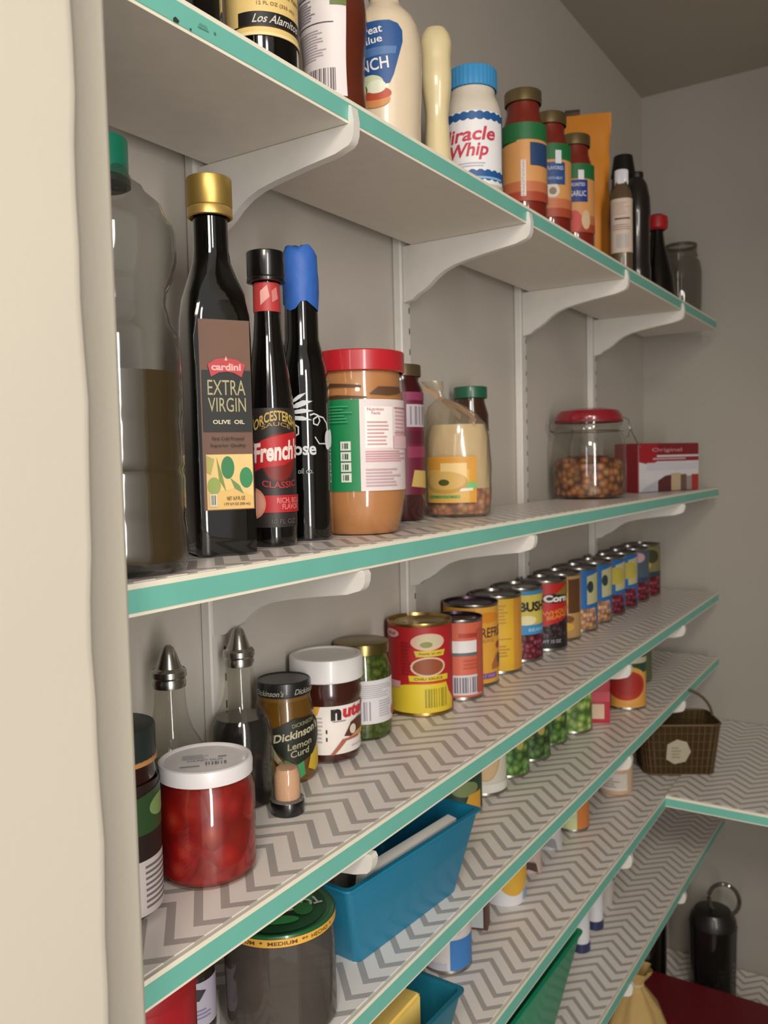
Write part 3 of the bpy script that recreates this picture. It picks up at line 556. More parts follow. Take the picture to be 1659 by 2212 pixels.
# ---------------- third shelf
t=T('salsa_jar','round jar of chunky red salsa with white lid, nearest on third shelf','jar',3,.2605,-.085,0)
LA('salsa',[(0,.002),(.031,.002),(.0345,.006),(.0345,.062),(.031,.070),(.031,.0735),(0,.0735)],BEANS('#AE4030','#931F1B','#7E1816',60,.35,.3),t)
LA('glass_jar',[(0,0),(.032,0),(.0352,.003),(.0357,.008),(.0357,.062),(.0335,.069),(.0322,.072),(.0322,.076)],GLASS('#F6ECE8',.04,1.2),t)
LA('lid',[(.0330,.0735),(.0345,.0742),(.0348,.082),(.0340,.0850),(.0325,.0856),(.0310,.0850),(.0300,.0838),(0,.0838)],M('#E2DEE0',.35,0,.3),t)
label(t,('t',.0839),-.026,.026,-.026,.026,None,[('r',.15,.20,.42,.24,'#9A98A0'),('l',.18,.50,.60,.70,'#B5B2BA',4),('b',.50,.22,.80,.34,'#85838E',7),('t','CHUNKY SALSA',.50,.42,.5,.07,'#8E8C96'),('r',.68,.5,.8,.54,'#8E8C96')],'stamped_print')
def cruet(x,y,lb,lv,off):
    t=T('cruet',lb,'cruet',3,x,y,off,'glass cruets with steel pourer tops')
    gp=[(0,0),(.022,0),(.0272,.003),(.0282,.008),(.0282,.064),(.0268,.073),(.0218,.082),(.0172,.090),(.0145,.099),(.0128,.110),(.0118,.127)]
    LA('glass_body',gp,GLASS('#F4F4F0',.04,.85,.03,'#8A877E'),t,seg=32)
    LA('vinegar',[(0,.003)]+[(r*.93,z) for r,z in gp if .003<=z<lv]+[(.0262 if lv<.07 else .022,lv),(0,lv)],M('#131013',.12,0,.5,name='dark_vinegar'),t,seg=32)
    LA('collar',[(.0118,.1245),(.0130,.125),(.0134,.129),(.0128,.1305),(.0128,.132),(.0139,.1335),(.0139,.138),(.0124,.1395)],CHROME,t)
    LA('pourer',[(.0124,.139),(.0102,.1405),(.0088,.1445),(.0066,.1515),(.0044,.1565),(.0022,.1585),(0,.1588)],CHROME,t)
    return t
cruet(.284,-.024,'glass cruet with steel cone top, directly behind the salsa jar',.060,0)
cruet(.3705,-.019,'glass cruet of dark vinegar with steel cone top, beside the lemon curd jar',.079,0).location.z-=.002
t=T('lemon_curd_jar','lemon curd jar with black lid, dark oval label and yellow brown contents','jar',3,.4365,-.0135,4)
LA('curd',[(0,.001),(.027,.001),(.0300,.005),(.0305,.03),(.0298,.052),(.0268,.070),(.0255,.078),(.0255,.082)],M('#6E5220',.3,0,.3,bump=.2,bs=30),t)
LA('glass_jar',[(0,0),(.0275,0),(.0306,.004),(.0311,.03),(.0304,.053),(.0275,.071),(.0252,.079),(.0252,.083)],GLASS('#F4EBD6',.05,1.1),t)
LA('lid',[(.0255,.0815),(.0262,.0822),(.0264,.0925),(.0257,.0948),(.0246,.0953),(.0236,.0943),(0,.0943)],M('#1B1B1C',.35,0,.2),t)
label(t,('c',.0265),.0825,.0925,-80,86,None,[('t','Dickinson\'s',.26,.4,.40,.55,'#A9A49A',{'shear':.3,'bold':1}),('t','Dickinson\'s',.80,.45,.40,.55,'#A9A49A',{'shear':.3,'bold':1})],'lid_lettering')
label(t,('c',lambda z:.0307-.0006*max(0,(z-.045)/.01)),.008,.060,-70,84,None,[('p',[(.0,.02),(.0,.72),(.10,.86),(.25,.60),(.33,.1),(.25,0)],'#B8763E'),('e',.12,.34,.12,.30,'#C58A54'),('p',[(.40,-.02),(.42,.34),(.52,.45),(.64,.30),(.66,.02),(.52,-.08)],'#3E9058'),('p',[(.70,.12),(.78,.50),(.95,.42),(.95,.1),(.82,.02)],'#C9A92E'),('p',[(.22,.70),(.30,.90),(.55,1.06),(.85,1.04),(.97,.88),(.97,.62),(.78,.36),(.55,.22),(.42,.34),(.30,.52)],'#14150E'),('p',[(.16,.66),(.24,.74),(.34,.42),(.42,.26),(.36,.24),(.24,.46)],'#A9A488'),('t','DICKINSON',.66,.96,.30,.07,'#8C8868',{'rot':8}),('t','Dickinson\'s',.60,.80,.60,.15,'#B9B394',{'rot':10,'shear':.3,'bold':2}),('t','Lemon\nCurd',.60,.52,.30,.26,'#A9A484',{'rot':8,'shear':.2})])
t=T('spice_jar','tiny upside down bottle of pinkish spice standing on its black cap','jar',3,.3705,-.070,0)
LA('cap',[(0,0),(.0140,0),(.0146,.001),(.0146,.0105),(.0138,.0118)],BLK,t); LA('flange',[(.0142,.0116),(.0144,.0125),(.0105,.0135)],GLASS('#C9C5C0',.1,2,.3,'#B0AAA2'),t)
LA('spice',[(.0105,.0125),(.0112,.014),(.0108,.034),(.0090,.039),(0,.0400)],M('#E6BC9E',.8,bump=.3,bs=500,name='pink_spice'),t)
LA('glass',[(.0116,.0125),(.0116,.034),(.0100,.040),(.0065,.043),(0,.0435)],GLASS('#F0ECE6',.05,1.3),t)
t=T('hazelnut_spread_jar','hazelnut spread jar with wide white lid, white label and dark brown contents','jar',3,.5030,-.0150,6)
NU=M('#3C1810',.2,0,.6,name='hazelnut_spread')
LA('body',[(0,0),(.028,0),(.0315,.003),(.0325,.008),(.0328,.048),(.0350,.062),(.0362,.070),(.0340,.080),(.033,.084)],NU,t)
lid(t,.0375,.082,.1055,M('#E6E3E2',.35,0,.3),.003,dish=.0015)
label(t,('c',lambda z:.0331 if z<.048 else .0331+.0020*(z-.048)/.014),.0105,.0595,-98,84,'#E9E2DC',[('p',[(.15,1),(.44,1),(.41,.82),(.32,.70),(.15,.66)],'#D9A63E'),('l',.22,.15,.32,.60,'#B9B2AC',6),('l',.40,.25,.46,.82,'#B9B2AC',7),('r',.485,.28,.50,.36,'#2A2624'),('r',.485,.44,.50,.52,'#2A2624'),('t','n',.585,.82,.10,.24,'#16120F',{'bold':5}),('t','utella',.86,.87,.42,.28,'#C8303A',{'bold':4}),('r',.55,.67,.68,.685,'#6A6460'),('p',[(.66,.36),(.74,.62),(.84,.68),(.96,.66),(.96,.34),(.80,.30)],'#5A2E1E'),('p',[(.70,.30),(.98,.30),(.98,.44),(.82,.40)],'#C99860'),('e',.76,.47,.04,.10,'#D8CCC2'),('p',[(.52,0),(.56,0),(.68,.26),(.84,.28),(.84,.33),(.64,.30)],'#A8604A'),('r',.74,.12,.92,.14,'#B9B2AC')])
t=T('pickle_jar','jar of green relish with gold lid and white barcode label','jar',3,.577,-.008,0)
LA('relish',[(0,.002),(.028,.002),(.0305,.006),(.0305,.076),(.0275,.087),(.027,.092)],BEANS('#7C8A42','#5C6E2A','#3A4A1A',190,.35,.3),t)
LA('glass_jar',[(0,0),(.029,0),(.0318,.004),(.0320,.077),(.0285,.088),(.0278,.094)],GLASS('#E4E8D4',.04,1.3),t)
lid(t,.0305,.0915,.104,M('#8A7A4A',.25,.9),.004)
label(t,('c',.0322),.019,.066,-100,84,'#D9D5D8',[('b',.36,.08,.64,.52,'#9B979E',9),('l',.3,.6,.95,.92,'#B4AFB6',7),('l',.72,.15,.90,.55,'#B0ABB2',7),('e',.97,.2,.06,.12,'#C05A5A')])
# tins
t=can('wide red and yellow tin with two food pictures, first tin in the row',3,.6885,-.0165,.0393,.110,'#B01E24',[('p',[(.30,0),(.30,.26),(.42,.33),(.47,.34),(.64,.335),(.66,.22),(.70,.12),(.70,0)],'#D9C032'),('r',.44,.34,.64,.355,'#C8501E'),('p',[(.445,.37),(.65,.37),(.65,.435),(.44,.44)],'#D9C032'),('b',.52,.06,.645,.28,'#9A8A24',9),('e',.54,.54,.09,.115,'#D8B8A0'),('e',.54,.54,.078,.095,'#8E4A2A'),('p',[(.48,.66),(.62,.66),(.63,.73),(.47,.73)],'#D2B83C'),('e',.54,.83,.085,.10,'#E0B0A0'),('e',.545,.83,.066,.082,'#C9BE9C'),('e',.53,.80,.03,.035,'#8A8A50'),('e',.345,.92,.05,.05,'#D8A8A8'),('t','Wolf',.345,.92,.06,.04,'#A82830'),('r',.33,.29,.40,.37,'#D8A0A0'),('l',.41,.45,.46,.85,'#8A1A20',10),('t','Ready to eat',.55,.695,.11,.03,'#8A6A1A'),('t','CHILI SAUCE',.54,.405,.14,.03,'#8A6A1A')],lm=M('#B99A5C',.25,.95),body=M('#A8884E',.3,.9))
can('narrow orange tin with white panel and barcode, in front of yellow tin',3,.7605,-.0305,.0310,.102,'#C9624A',[('r',.43,.60,.63,.76,'#DEDADA'),('r',.42,.555,.63,.60,'#5E6468'),('r',.50,.80,.64,.86,'#A8382E'),('r',.41,.03,.68,.30,'#CFC6CC'),('b',.45,.06,.64,.27,'#6E6A76',11),('l',.53,.38,.64,.53,'#B0503E',3),('r',.63,.04,.70,.9,'#B0523C')],lm=M('#3C2C40',.3,.8))
BEA=[('e',.54,.86,.10,.07,'#D88A28'),('t','REFRIED',.60,.665,.22,.13,'#5E3A34',{'bold':2}),('t','BEANS',.535,.56,.09,.05,'#A87A40'),('e',.63,.48,.03,.05,'#A83A24'),('p',[(.56,.24),(.60,.36),(.64,.38),(.70,.30),(.68,.18),(.56,.17)],'#A8683C'),('e',.64,.30,.03,.07,'#5C4A2A'),('r',.46,.06,.60,.13,'#7A4A8C'),('t','FAT FREE',.53,.095,.11,.04,'#B89AC0')]
can('yellow orange bean tin with purple rimmed lid, behind the narrow orange tin',3,.8280,-.0135,.0372,.1095,'#DDA23E',BEA,off=25,lm=M('#4A3648',.3,.85))
can('plain golden yellow tin with small print, right of the purple rimmed tin',3,.9040,-.0135,.0372,.1095,'#D8AC30',[('r',.62,0,.70,1,'#CE8E36'),('l',.50,.66,.58,.94,'#B98C24',6),('l',.49,.2,.6,.38,'#B08420',4),('r',.49,.44,.60,.448,'#8A6A1A')],off=0)
BUS=lambda beans:[('r',0,.0,1,.36,beans),('r',0,.36,1,.50,'#3E8EC4'),('p',[(.3,.50),(.5,.54),(.7,.50),(.7,.95),(.60,.99),(.5,.93),(.3,.80)],'#D2BE58'),('r',0,.94,1,1,'#3E86B8'),('t','BUSH\'S',.60,.77,.26,.15,'#1E2228',{'bold':4}),('e',.52,.57,.07,.07,'#E6DEB0'),('t','BEANS',.60,.43,.14,.05,'#A8D0E4')]
KB=BEANS('#A85A6A','#6E1E30','#2E0A14',130)
can('blue and yellow tin of kidney beans, left of the red dark bean tin',3,.9805,-.0135,.0372,.1095,'#D2BE58',BUS(KB),off=14)
can('red tin with dark beans pictured, pulled forward of the row',3,1.063,-.020,.0372,.1095,'#B8201E',[('r',.30,0,.435,1,'#C88890'),('p',[(.42,.16),(.42,.30),(.52,.34),(.66,.42),(.76,.5),(.76,.16)],BEANS('#5A4450','#2E1C24','#140A10',140)),('r',.40,.0,.80,.17,'#1E1A1E'),('t','NET WT 15 OZ',.55,.11,.2,.05,'#B8B4B8'),('e',.62,.77,.13,.075,'#1A1614'),('t','Corn',.62,.77,.19,.11,'#E6DCD8',{'bold':4}),('t','WHOLE\nBEANS',.62,.53,.2,.14,'#D88A34',{'rot':8,'bold':2}),('p',[(.60,.83),(.70,.97),(.80,.97),(.80,.80)],'#8A6A2A')],off=-8)
can('tan and gold tin between the red tin and first blue tin',3,1.143,-.0135,.0372,.1095,'#B8925A',[('r',.42,.55,.60,.92,'#D8B04C'),('e',.55,.42,.08,.08,'#C8A078'),('e',.57,.30,.08,.07,'#7A5230'),('e',.55,.18,.10,.08,'#D0A848'),('r',.60,.4,.72,.95,'#5E3A22')],off=-10)
BLU=lambda beans:[('p',[(.30,.30),(.55,.42),(.70,.5),(.70,1),(.30,1)],'#1D63A8'),('r',.30,.0,.46,.30,'#3C9AC8'),('p',[(.46,0),(.44,.22),(.52,.34),(.68,.36),(.72,0)],beans),('r',.44,.24,.54,.40,'#14304A'),('p',[(.60,.42),(.72,.45),(.72,.96),(.60,.9)],'#B8B488'),('e',.63,.72,.03,.10,'#2A3C3A')]
CH=BEANS('#E0B894','#B88A66','#7A5238',130); RB=BEANS('#A85060','#74202E','#340C14',130)
blu=[(1.221,-.0155,CH,'blue tin of chickpeas, nearest of the blue tins in the row'),(1.303,-.0140,CH,'blue chickpea tin just behind the nearest blue tin'),(1.383,-.0135,RB,'blue tin showing pink beans, third blue tin in the row'),(1.462,-.0135,RB,'blue and yellow tin showing red beans, fourth blue tin')]
for x,y,bb,l_ in blu: can(l_,3,x,y,.0372,.1095,'#1F66A8',BLU(bb)+([('e',.60,.70,.10,.16,'#B8A848')] if bb is RB else []),off=-6,group='blue bean tins')
can('grey blue tin with pink spot, second to last in the tin row',3,1.541,-.0135,.0372,.1095,'#4A5A6A',[('r',0,0,1,.36,RB),('e',.56,.86,.08,.10,'#C8A0A8'),('r',0,.36,1,.46,'#2E4458')],off=0)
can('olive and yellow tin with red beans, last in the row by the corner',3,1.620,-.0150,.0372,.1095,'#7A7448',[('r',0,0,1,.38,RB),('e',.58,.8,.09,.14,'#3E3E22'),('e',.50,.62,.08,.1,'#B8A048'),('r',0,.38,1,.48,'#2C3C4C')],off=0)
t=T('tall_sauce_bottle','dark brown jar with grey lid and green label, cut off by the door jamb','jar',3,.1885,-.071,0)
LA('body',[(0,0),(.026,0),(.0295,.004),(.0295,.085),(.027,.100),(.0268,.106)],M('#2A0E0A',.15,0,.6),t)
lid(t,.0285,.105,.128,M('#2E3836',.4,.3),.006); LA('seal_band',[(.0290,.1035),(.0292,.1065),(.028,.107)],M('#C08850',.5),t)
label(t,('c',.0298),.004,.092,-100,100,'#241412',[('r',.6,.0,1,.42,'#C9C0BC'),('l',.68,.05,.98,.40,'#6E6668',8),('p',[(.6,.62),(1,.62),(1,.98),(.6,.9)],'#2C4A24'),('e',.85,.80,.12,.08,'#7C9A5C')])
t=T('pepper_bottle','thin reddish brown bottle behind the dark jar, right against the jamb','bottle',3,.2045,-.004,0)
LA('body',[(0,0),(.022,0),(.024,.003),(.024,.140),(.020,.150),(.020,.18),(0,.182)],M('#6A3A2C',.4,0,.2,bump=.8,bs=90),t)
# ---------------- fourth shelf
t=T('dip_jar','big clear glass jar with green lid and yellow rim band','jar',4,.322,-.0985,0)
LA('glass_jar',[(0,.002),(.040,.002),(.0445,.006),(.0448,.065),(.0435,.078),(.0425,.083)],GLASS('#B4AFA8',.06,1.4,.28,'#7A726C'),t)
LA('lid',[(.0436,.081),(.0448,.0820),(.0448,.0885),(.0440,.0900),(.0425,.0905),(.0405,.0895),(0,.0895)],M('#1E5A34',.3,0,.4),t)
label(t,('c',.0450),.0822,.0884,-179,179,'#D9A444',[('t','MEDIUM  *  MEDIUM  *',.46,.5,.22,.5,'#5A4420',{'bold':2}),('t','*  HECHO  *',.62,.5,.1,.5,'#5A4420')],'rim_band')
label(t,('t',.0897),-.038,.038,-.038,.038,'#174A2A',[('e',.62,.62,.26,.16,'#2E8A44'),('e',.3,.4,.2,.14,'#24703A'),('e',.5,.5,.30,.26,'#12301C'),('t','TOSTITOS',.60,.46,.72,.16,'#C9CFC6',{'bold':3,'rot':200}),('e',.5,.22,.2,.08,'#3A9A50'),('e',.75,.4,.1,.12,'#2E7C3C')],'lid_print')
t=T('red_tin','plain red canister beside the door jamb on the fourth shelf','canister',4,.190,-.083,0)
LA('body',[(0,0),(.037,0),(.040,.003),(.040,.090),(.039,.095)],M('#A81E26',.35,0,.3),t); lid(t,.041,.092,.103,M('#9E1C24',.4))
t=T('small_jar','little jar with dark lid and lilac white label, behind the green lidded jar','jar',4,.2735,-.046,0)
LA('body',[(0,0),(.017,0),(.0195,.002),(.0195,.046),(.018,.050)],M('#2A2622',.3,0,.4),t); lid(t,.0195,.049,.060,M('#3A3026',.4,.4))
label(t,('c',.0197),.010,.046,-90,90,'#BDB6C6',[('p',[(.3,.7),(.45,.95),(.7,.8),(.6,.6)],'#3A343A'),('l',.2,.2,.8,.45,'#8A84A8',3)])
# bins
def bin_(name,lb,loc,rz,bw,bd,tw,td,h,mat,th=.0022,off=(0,0)):
    t=thing(name,lb,'storage bin',loc,rz); bm=bmesh.new(); ox,oy=off
    def ring(w_,d_,z,i,fx=0,fy=0,rr=.006):
        out=[]
        for sx,sy in ((1,-1),(1,1),(-1,1),(-1,-1)):
            for k in range(4):
                a={(1,-1):-PI/2,(1,1):0,(-1,1):PI/2,(-1,-1):PI}[(sx,sy)]+k*PI/6
                out.append(bm.verts.new((fx+sx*(w_/2-i-rr)+rr*math.cos(a),fy+sy*(d_/2-i-rr)+rr*math.sin(a),z)))
        return out
    R_=[ring(bw,bd,0,0),ring(tw,td,h,0,ox,oy),ring(tw+.003,td+.003,h,-.001,ox,oy),ring(tw+.003,td+.003,h+.002,-.001,ox,oy),ring(tw,td,h+.002,th,ox,oy),ring(bw,bd,th,th)]
    bm.faces.new(R_[0][::-1])
    for a,b in zip(R_,R_[1:]):
        for i in range(16): bm.faces.new((a[i],a[(i+1)%16],b[(i+1)%16],b[i]))
    bm.faces.new(R_[-1]); obj('bin_body',bm,mat,t,30); return t
BLUE=M('#12789C',.5,0,.15,bump=.3,bs=300,name='blue_plastic')
rb_=math.atan2(-.133+.109,.146)*.55
bin_('storage_bin','bright blue plastic bin with papers inside, fourth shelf',at(4,.492,-.072),rb_,.158,.096,.206,.132,.086,BLUE,off=(-.012,-.004))
t=thing('paper_stack','white papers standing along the front of the blue bin','papers',at(4,.492,-.072,.006),rb_); t.rotation_euler=(math.radians(9.5),0,rb_)
BX('sheets',M('#E6E4E0',.7),t,-.078,.066,-.0455,-.0345,0,.0865,.0012)
t=thing('grey_folder','grey folder at the left end inside the blue bin','folder',at(4,.492,-.072,.012),rb_)
BX('cover',M('#77756F',.7),t,-.078,-.046,-.022,.036,0,.080,.001)
GB=[BEANS('#9AB86A','#5E8A3C','#2C4A1C',100),BEANS('#7C9A54','#4A6E34','#1E3416',100)]
def gcan(lb,x,y,base,decs,r=.0350,h=.105,off=-6,group=None): return can(lb,4,x,y,r,h,base,decs,off,group=group)
gcan('dark green tin with orange corner, partly behind the blue bin',.7520,-.026,'#20402A',[('e',.58,.30,.09,.10,'#7A8A5A'),('p',[(.56,.0),(.60,.22),(.70,.25),(.70,0)],'#D8A038'),('e',.5,.6,.1,.12,'#B8B090'),('r',.42,.0,.44,1,'#B8C8A0')])
gcan('white tin with pale slices pictured, beside the dark green tin',.823,-.027,'#DAD6C4',[('e',.55,.52,.10,.36,'#C8A878'),('e',.55,.50,.085,.32,'#D6B88C'),('p',[(.50,.58),(.515,.68),(.53,.58),(.52,.50)],'#5E4A2C'),('p',[(.58,.60),(.60,.70),(.61,.58),(.60,.52)],'#5E4A2C'),('r',.3,.0,.8,.12,'#E6E4DA')])
for x,y,k,l_ in ((.895,-.029,0,'green bean tin next to the white tin with pale slices'),(.968,-.031,1,'green bean tin with small tan patch, second of three'),(1.043,-.028,0,'green bean tin, third of three, before the pea tin')):
    gcan(l_,x,y,'#50743A',[('r',0,0,1,.72,GB[k]),('r',0,.72,1,1,'#2C4A2A'),('e',.62,.45,.03,.09,'#B8A45C')],group='green vegetable tins')
gcan('pale green pea tin with silver base rim, furthest green tin',1.115,-.043,'#8AA860',[('r',0,0,1,1,BEANS('#C8DA98','#88A854','#4A6A2C',90))],group='green vegetable tins')
t=T('red_carton','bright red carton with cream panel beside the pea tin','carton',4,1.168,-.068,8)
BX('carton',M('#B82A3C',.45,0,.2),t,-.021,.021,-.012,.012,0,.105,.0012)
label(t,('f',.012),.001,.104,-.0208,.0208,None,[('r',.08,.06,.78,.30,'#D8BCA0'),('r',0,.34,1,.50,'#C84858'),('r',.1,.66,.9,.68,'#D88890')],'front_print')
gcan('small red tin tucked behind the red carton',1.225,-.040,'#9A2028',[('r',.6,0,1,.4,'#5A1418'),('r',0,.45,1,1,'#2E5A4A')],r=.033)
gcan('tomato tin with orange border and large red tomato picture',1.280,-.083,'#D89A4A',[('r',0,.62,1,1,'#2A4A34'),('e',.50,.42,.20,.33,'#D8A050'),('e',.50,.40,.17,.27,'#B03020'),('e',.52,.42,.12,.2,'#A02A22'),('r',.2,.80,.9,.9,'#C8C0A8'),('r',0,0,1,.04,'#D8A048')],off=0)
gcan('olive and orange tin, last on the fourth shelf',1.452,-.045,'#7A7A4C',[('e',.45,.55,.10,.2,'#B87030'),('r',.6,0,1,1,'#5A6442'),('e',.4,.8,.1,.1,'#C8A84C')],off=0)
gcan('dark green tin behind the last tins on the fourth shelf',1.54,-.020,'#3C4A34',[('r',.3,.3,.7,.6,'#56644A')],off=0)
# ---------------- fifth shelf
TQ=M('#14708A',.5,0,.15,bump=.3,bs=300,name='teal_blue_plastic')
bin_('storage_bin','teal blue bin with a yellow packet inside, bottom of the fifth shelf',at(5,.405,-.083),math.radians(-2),.215,.100,.250,.132,.078,TQ)
t=thing('yellow_packet','pale yellow packet with orange lettering lying tilted in the teal bin','packet',at(5,.432,-.083,.006),math.radians(-6))
bm=bmesh.new(); box(bm,-.072,.062,-.040,.036,0,.066)
for v in bm.verts:
    if v.co.z>.03: v.co.z+=v.co.y*-.10+v.co.x*.16+.004
bmesh.ops.bevel(bm,geom=bm.edges[:],offset=.003,segments=2,affect='EDGES'); obj('packet',bm,M('#EBCB70',.5,0,.1),t)
bb=label(t,('t',0),-.034,.030,-.066,.056,None,[('t','BUTTER',.66,.45,.50,.34,'#D0743A',{'bold':3})],'lettering')
for v in bb.data.vertices: v.co.z=.0705+v.co.y*-.10+v.co.x*.16
can('white tin with blue corner and pinkish print above the teal bin',5,.673,-.054,.0300,.095,'#D6D0D0',[('r',.52,0,1,.42,'#3C7CC0'),('e',.50,.62,.12,.16,'#C89088'),('r',0,0,.5,.10,'#BFC0CC')],off=0)
t=T('small_box','small white box with red stripe and dark edges, fifth shelf','box',5,.758,-.046,-8)
BX('carton',M('#5A3A30',.5),t,-.020,.020,-.012,.012,0,.09,.001)
label(t,('f',.012),.003,.087,-.0195,.0175,'#B9C2C2',[('r',.05,0,.42,1,'#B04A3C'),('r',0,0,.18,.12,'#DCD8D4'),('e',.68,.45,.2,.14,'#8FB0B4'),('r',.92,0,1,1,'#4A2A24')],'front_print')
t=T('plastic_tub','white tub with a yellow mustard coloured spot, middle of fifth shelf','tub',5,.838,-.052,0)
LA('body',[(0,0),(.026,0),(.029,.003),(.031,.060)],M('#DCDDE0',.35,0,.3),t); lid(t,.0315,.058,.085,M('#D8D9DC',.4))
label(t,('c',lambda z:.0292+.0018*z/.06),.012,.058,-60,86,None,[('e',.62,.62,.32,.52,'#D8A83C'),('r',.80,-.1,1,.2,'#8FA8CC')],'spot_print')
def packet(lb,x,y,c1,c2,w_,h,off=0):
    t=T('seasoning_packet',lb,'packet',5,x,y,off); bm=bmesh.new(); R_=[]
    for j in range(7):
        v=j/6; R_.append([bm.verts.new((w_/2*math.cos(2*PI*i/16)*(1+.06*math.sin(j*2+i)),.010*(1-v*.8)*math.sin(2*PI*i/16)+.0015*math.sin(j+i*2),h*v)) for i in range(16)])
    for a,b in zip(R_,R_[1:]):
        for i in range(16): bm.faces.new((a[i],a[(i+1)%16],b[(i+1)%16],b[i]))
    bm.faces.new(R_[0][::-1]); bm.faces.new(R_[-1]); obj('pouch',bm,M(c1,.35,0,.3,bump=.6,bs=60),t,50)
    label(t,('f',.0098),.002,h*.5,-w_*.36,w_*.36,None,[('p',[(0,0),(.5,.1),(1,0),(.9,.35),(.2,.4)],c2)],'printed_panel')
packet('crumpled brown and pinkish packet right of the white tub',.925,-.050,'#B8A29A','#4A342A',.038,.08)
packet('crumpled silver white packet with dark edge behind the brown packet',1.005,-.045,'#B9B6B8','#8A8A90',.046,.085)
can('small green, cream and orange tin before the jar of peach coloured food',5,1.098,-.050,.028,.085,'#B8C8A0',[('r',.55,0,.75,1,'#C87A3C'),('r',.3,0,.55,.25,'#C8D098')],off=0)
t=T('fruit_tub','short white and peach tub beneath a bracket tip on the fifth shelf','tub',5,1.272,-.066,0)
LA('body',[(0,0),(.027,0),(.0295,.003),(.0305,.050),(.030,.058)],M('#C9A88C',.4,0,.3),t); lid(t,.031,.057,.066,M('#D8D2CA',.4))
label(t,('c',.0308),.010,.040,-90,40,'#CFC6BE',[('l',.1,.2,.9,.8,'#A09488',4),('r',0,0,1,.12,'#D8D2C8')])
# basket
t=thing('basket','brown rectangular wire mesh basket with curved handle in the shelf corner','basket',at(5,1.432,-.128),math.radians(-60))
WK=M('#5E4A30',.55,.1,bump=.6,bs=400,name='brown_mesh'); LINE=GLASS('#8A7A5C',.3,.3,.80,'#5E4A2C')
hw,hd,hh=.074,.050,.096
bm=bmesh.new()
def rr(sx,sy,z,n=8,rad=.018):
    o=[]
    for cx_,cy_,a0 in ((1,-1,-PI/2),(1,1,0),(-1,1,PI/2),(-1,-1,PI)):
        for k in range(5):
            a=a0+k*PI/8; o.append((cx_*(sx-rad)+rad*math.cos(a),cy_*(sy-rad)+rad*math.sin(a),z))
    return o
lo=rr(hw*.86,hd*.86,.002); hi=rr(hw,hd,hh)
A=[bm.verts.new(p) for p in lo]; B=[bm.verts.new(p) for p in hi]; n_=len(A)
for i in range(n_): bm.faces.new((A[i],A[(i+1)%n_],B[(i+1)%n_],B[i]))
bm.faces.new(A[::-1]); bmesh.ops.solidify(bm,geom=bm.faces[:],thickness=.001); obj('mesh_side',bm,LINE,t,40)
bm=bmesh.new(); tube(bm,hi+[hi[0]],.0022); tube(bm,lo+[lo[0]],.0016)
for i in range(n_): tube(bm,[lo[i],hi[i]],.0009,5)
for s_ in range(-6,7):
    f=s_/7; 
    for sg in (-1,1): tube(bm,[(f*hw*.86,sg*hd*.86,.002),(f*hw,sg*hd,hh)],.0008,4)
for q in range(1,6):
    u=q/6; P=[tuple(Vector(a).lerp(Vector(b),u)) for a,b in zip(lo,hi)]; tube(bm,P+[P[0]],.0008,4)
obj('wire_frame',bm,WK,t,40)
bm=bmesh.new(); tube(bm,[(hw*math.cos(a)*1.0,hd*.2*math.cos(a),hh-.004+.060*math.sin(a)) for a in [PI*i/18 for i in range(19)]],.0026); obj('handle',bm,WK,t,50)
label(t,('f',hd*.99),.024,.070,-.034,.016,None,[('p',[(.1,.2),(.4,0),(.8,.1),(1,.5),(.85,.9),(.5,1),(.15,.8)],'#A89E88'),('l',.3,.25,.7,.75,'#857A64',4)],'tag')
# ---------------- sixth shelf
GR=M('#129068',.5,0,.2,bump=.3,bs=300,name='green_plastic')
bin_('storage_bin','emerald green plastic bin on the sixth shelf, cut off by the frame bottom',at(6,.670,-.078),0,.240,.090,.350,.124,.152,GR,off=(.038,-.004))
for x,y,l_ in ((1.100,-.062,'white bottle with navy base ring beside the green bin'),(1.178,-.058,'white bottle with navy base ring further from the green bin')):
    t=T('white_bottle',l_,'bottle',6,x,y,0,'white bottles with navy bases')
    LA('base_ring',[(0,0),(.0150,0),(.0158,.001),(.0158,.014),(.0150,.015)],M('#2A3058',.4,0,.2),t)
    LA('body',[(.0148,.0145),(.0152,.020),(.0152,.075),(.012,.088),(.007,.093),(0,.094)],M('#DADADF',.35,0,.3),t)
t=T('small_white_cup','little pale cup behind the white bottles on the sixth shelf','cup',6,1.262,-.050,0)
LA('cup',[(0,0),(.012,0),(.016,.045),(.0155,.048),(.011,.004),(0,.003)],M('#B9B2AC',.5),t)
# ---------------- lowest shelf
t=T('pitcher','tall smoky clear pitcher with black lid and clear ring handle','pitcher',7,1.648,-.152,0)
SM=GLASS('#5A5652',.05,2.2,.45,'#2A2826')
LA('pitcher_body',[(0,.003),(.040,.003),(.045,.008),(.046,.10),(.047,.150),(.0475,.158)],SM,t,ridge=.02,rn=8,seg=64)
LA('black_lid',[(.0475,.158),(.046,.172),(.036,.188),(.030,.190),(0,.190)],M('#1A1918',.4,0,.2),t)
bm=bmesh.new(); tube(bm,[(.022+.030*math.cos(a),0,.212+.034*math.sin(a)) for a in [2*PI*i/28 for i in range(29)]],.0042); obj('ring_handle',bm,GLASS('#9A948C',.05,2,.3,'#6E6860'),t)
t=T('glass_canister','dark glass canister with clear shoulder left of the pitcher','canister',7,1.600,-.022,0)
LA('body',[(0,0),(.042,0),(.045,.004),(.045,.155),(.040,.170)],M('#151210',.15,0,.6),t); LA('shoulder',[(.040,.170),(.038,.182),(.030,.192),(0,.194)],GLASS('#8A867E',.05,2,.4,'#55514A'),t)
t=thing('storage_box','dark maroon box with flat top along the end of the lowest shelf','box',(1.452,-.330,.2705),0)
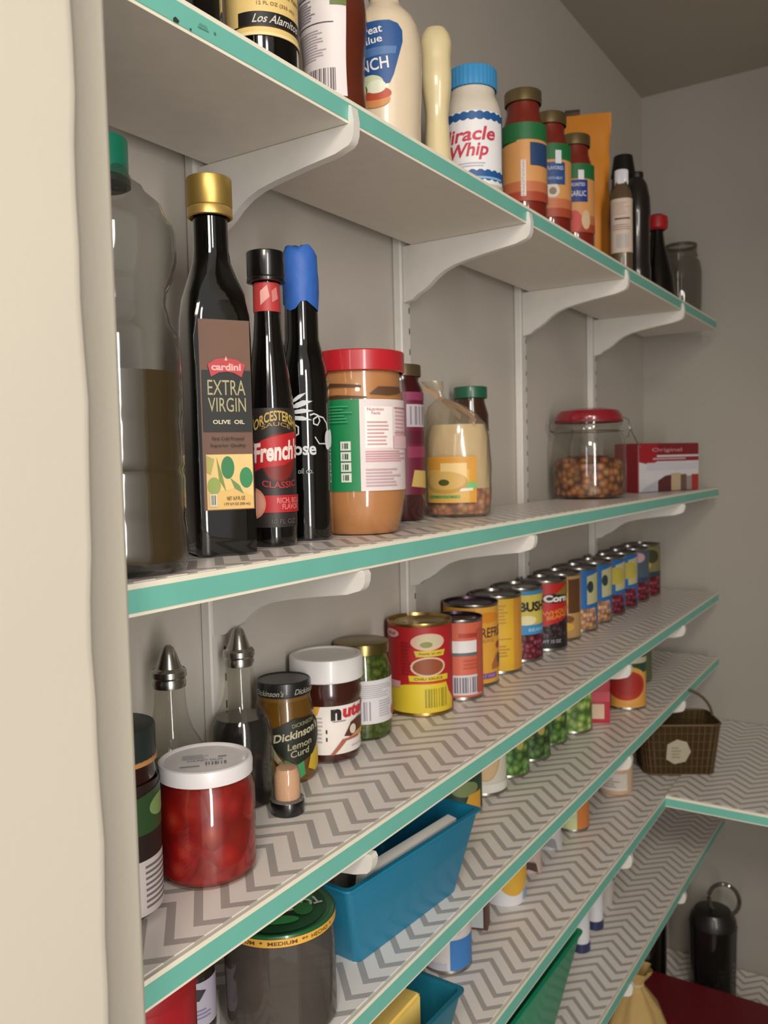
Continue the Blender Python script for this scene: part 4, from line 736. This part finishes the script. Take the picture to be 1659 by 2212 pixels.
bm=bmesh.new(); box(bm,-.058,.090,-.24,.300,0,.072); bmesh.ops.bevel(bm,geom=bm.edges[:],offset=.006,segments=2,affect='EDGES'); obj('box_body',bm,M('#5E0C14',.5),t)
bm=bmesh.new(); box(bm,-.061,.093,-.243,.303,.066,.080); bmesh.ops.bevel(bm,geom=bm.edges[:],offset=.005,segments=2,affect='EDGES'); obj('box_lid',bm,M('#6A0E18',.45),t)
t=thing('cloth_bag','gathered tan cloth bag tied at the top, below the sixth shelf','bag',(1.300,-.092,.2705),0)
bm=bmesh.new(); R_=[]
for z,r in ((0,.050),(.01,.060),(.05,.066),(.10,.058),(.14,.040),(.165,.020),(.175,.012),(.182,.014),(.195,.024),(.203,.028)):
    R_.append([bm.verts.new((r*(1+.10*math.sin(i*PI/2+z*6)*min(1,.3+z*6))*math.cos(2*PI*i/32),r*(1+.10*math.sin(i*PI/2+z*6)*min(1,.3+z*6))*math.sin(2*PI*i/32),z)) for i in range(32)])
for a,b in zip(R_,R_[1:]):
    for i in range(32): bm.faces.new((a[i],a[(i+1)%32],b[(i+1)%32],b[i]))
bm.faces.new(R_[0][::-1]); bmesh.ops.scale(bm,vec=(1,1,1.12),verts=bm.verts[:]); obj('cloth',bm,M('#B89A62',.85,bump=.6,bs=120,name='tan_cloth'),t,80)
bm=bmesh.new(); tube(bm,[(.0125*math.cos(a),.0125*math.sin(a),.1765*1.12) for a in [2*PI*i/20 for i in range(21)]],.0020); obj('tie',bm,M('#C9B48A',.7),t)

chips=[o for o in COL.objects if o.name=='wall_shelf'][0]
label(chips,('f',D+.0014),1.6875,1.7035,.17,.27,None,[('p',[(.22,.0),(.26,.02),(.27,.14),(.24,.22),(.22,.12)],'#2E3A30'),('p',[(.42,.30),(.52,.34),(.50,.52),(.44,.50)],'#5E9A8C'),('e',.36,.05,.008,.05,'#3A4A40'),('e',.57,.42,.010,.05,'#4E7A70')],'paint_chips')
# small fittings belong to the part they sit on
SUB={'lid_lettering':'lid','rim_band':'lid','lid_print':'lid','stamped_print':'lid','hook_hole':'arm','slots':'channel','cap_ring':'cap','cap_base':'cap','neck_ring':'cap','edge_band':'edge_lipping','paint_chips':'edge_lipping','rim':'glass','gasket':'lid','seal_band':'lid','tie':'cloth','ribbon':'bag_film','shoulder':'body','wire_clip':'lid','pourer':'collar'}
for o in list(COL.objects):
    b=o.name.split('.')[0]
    if o.parent and b in SUB:
        c=[q for q in o.parent.children if q.name.split('.')[0]==SUB[b]]
        if c: o.parent=c[0]
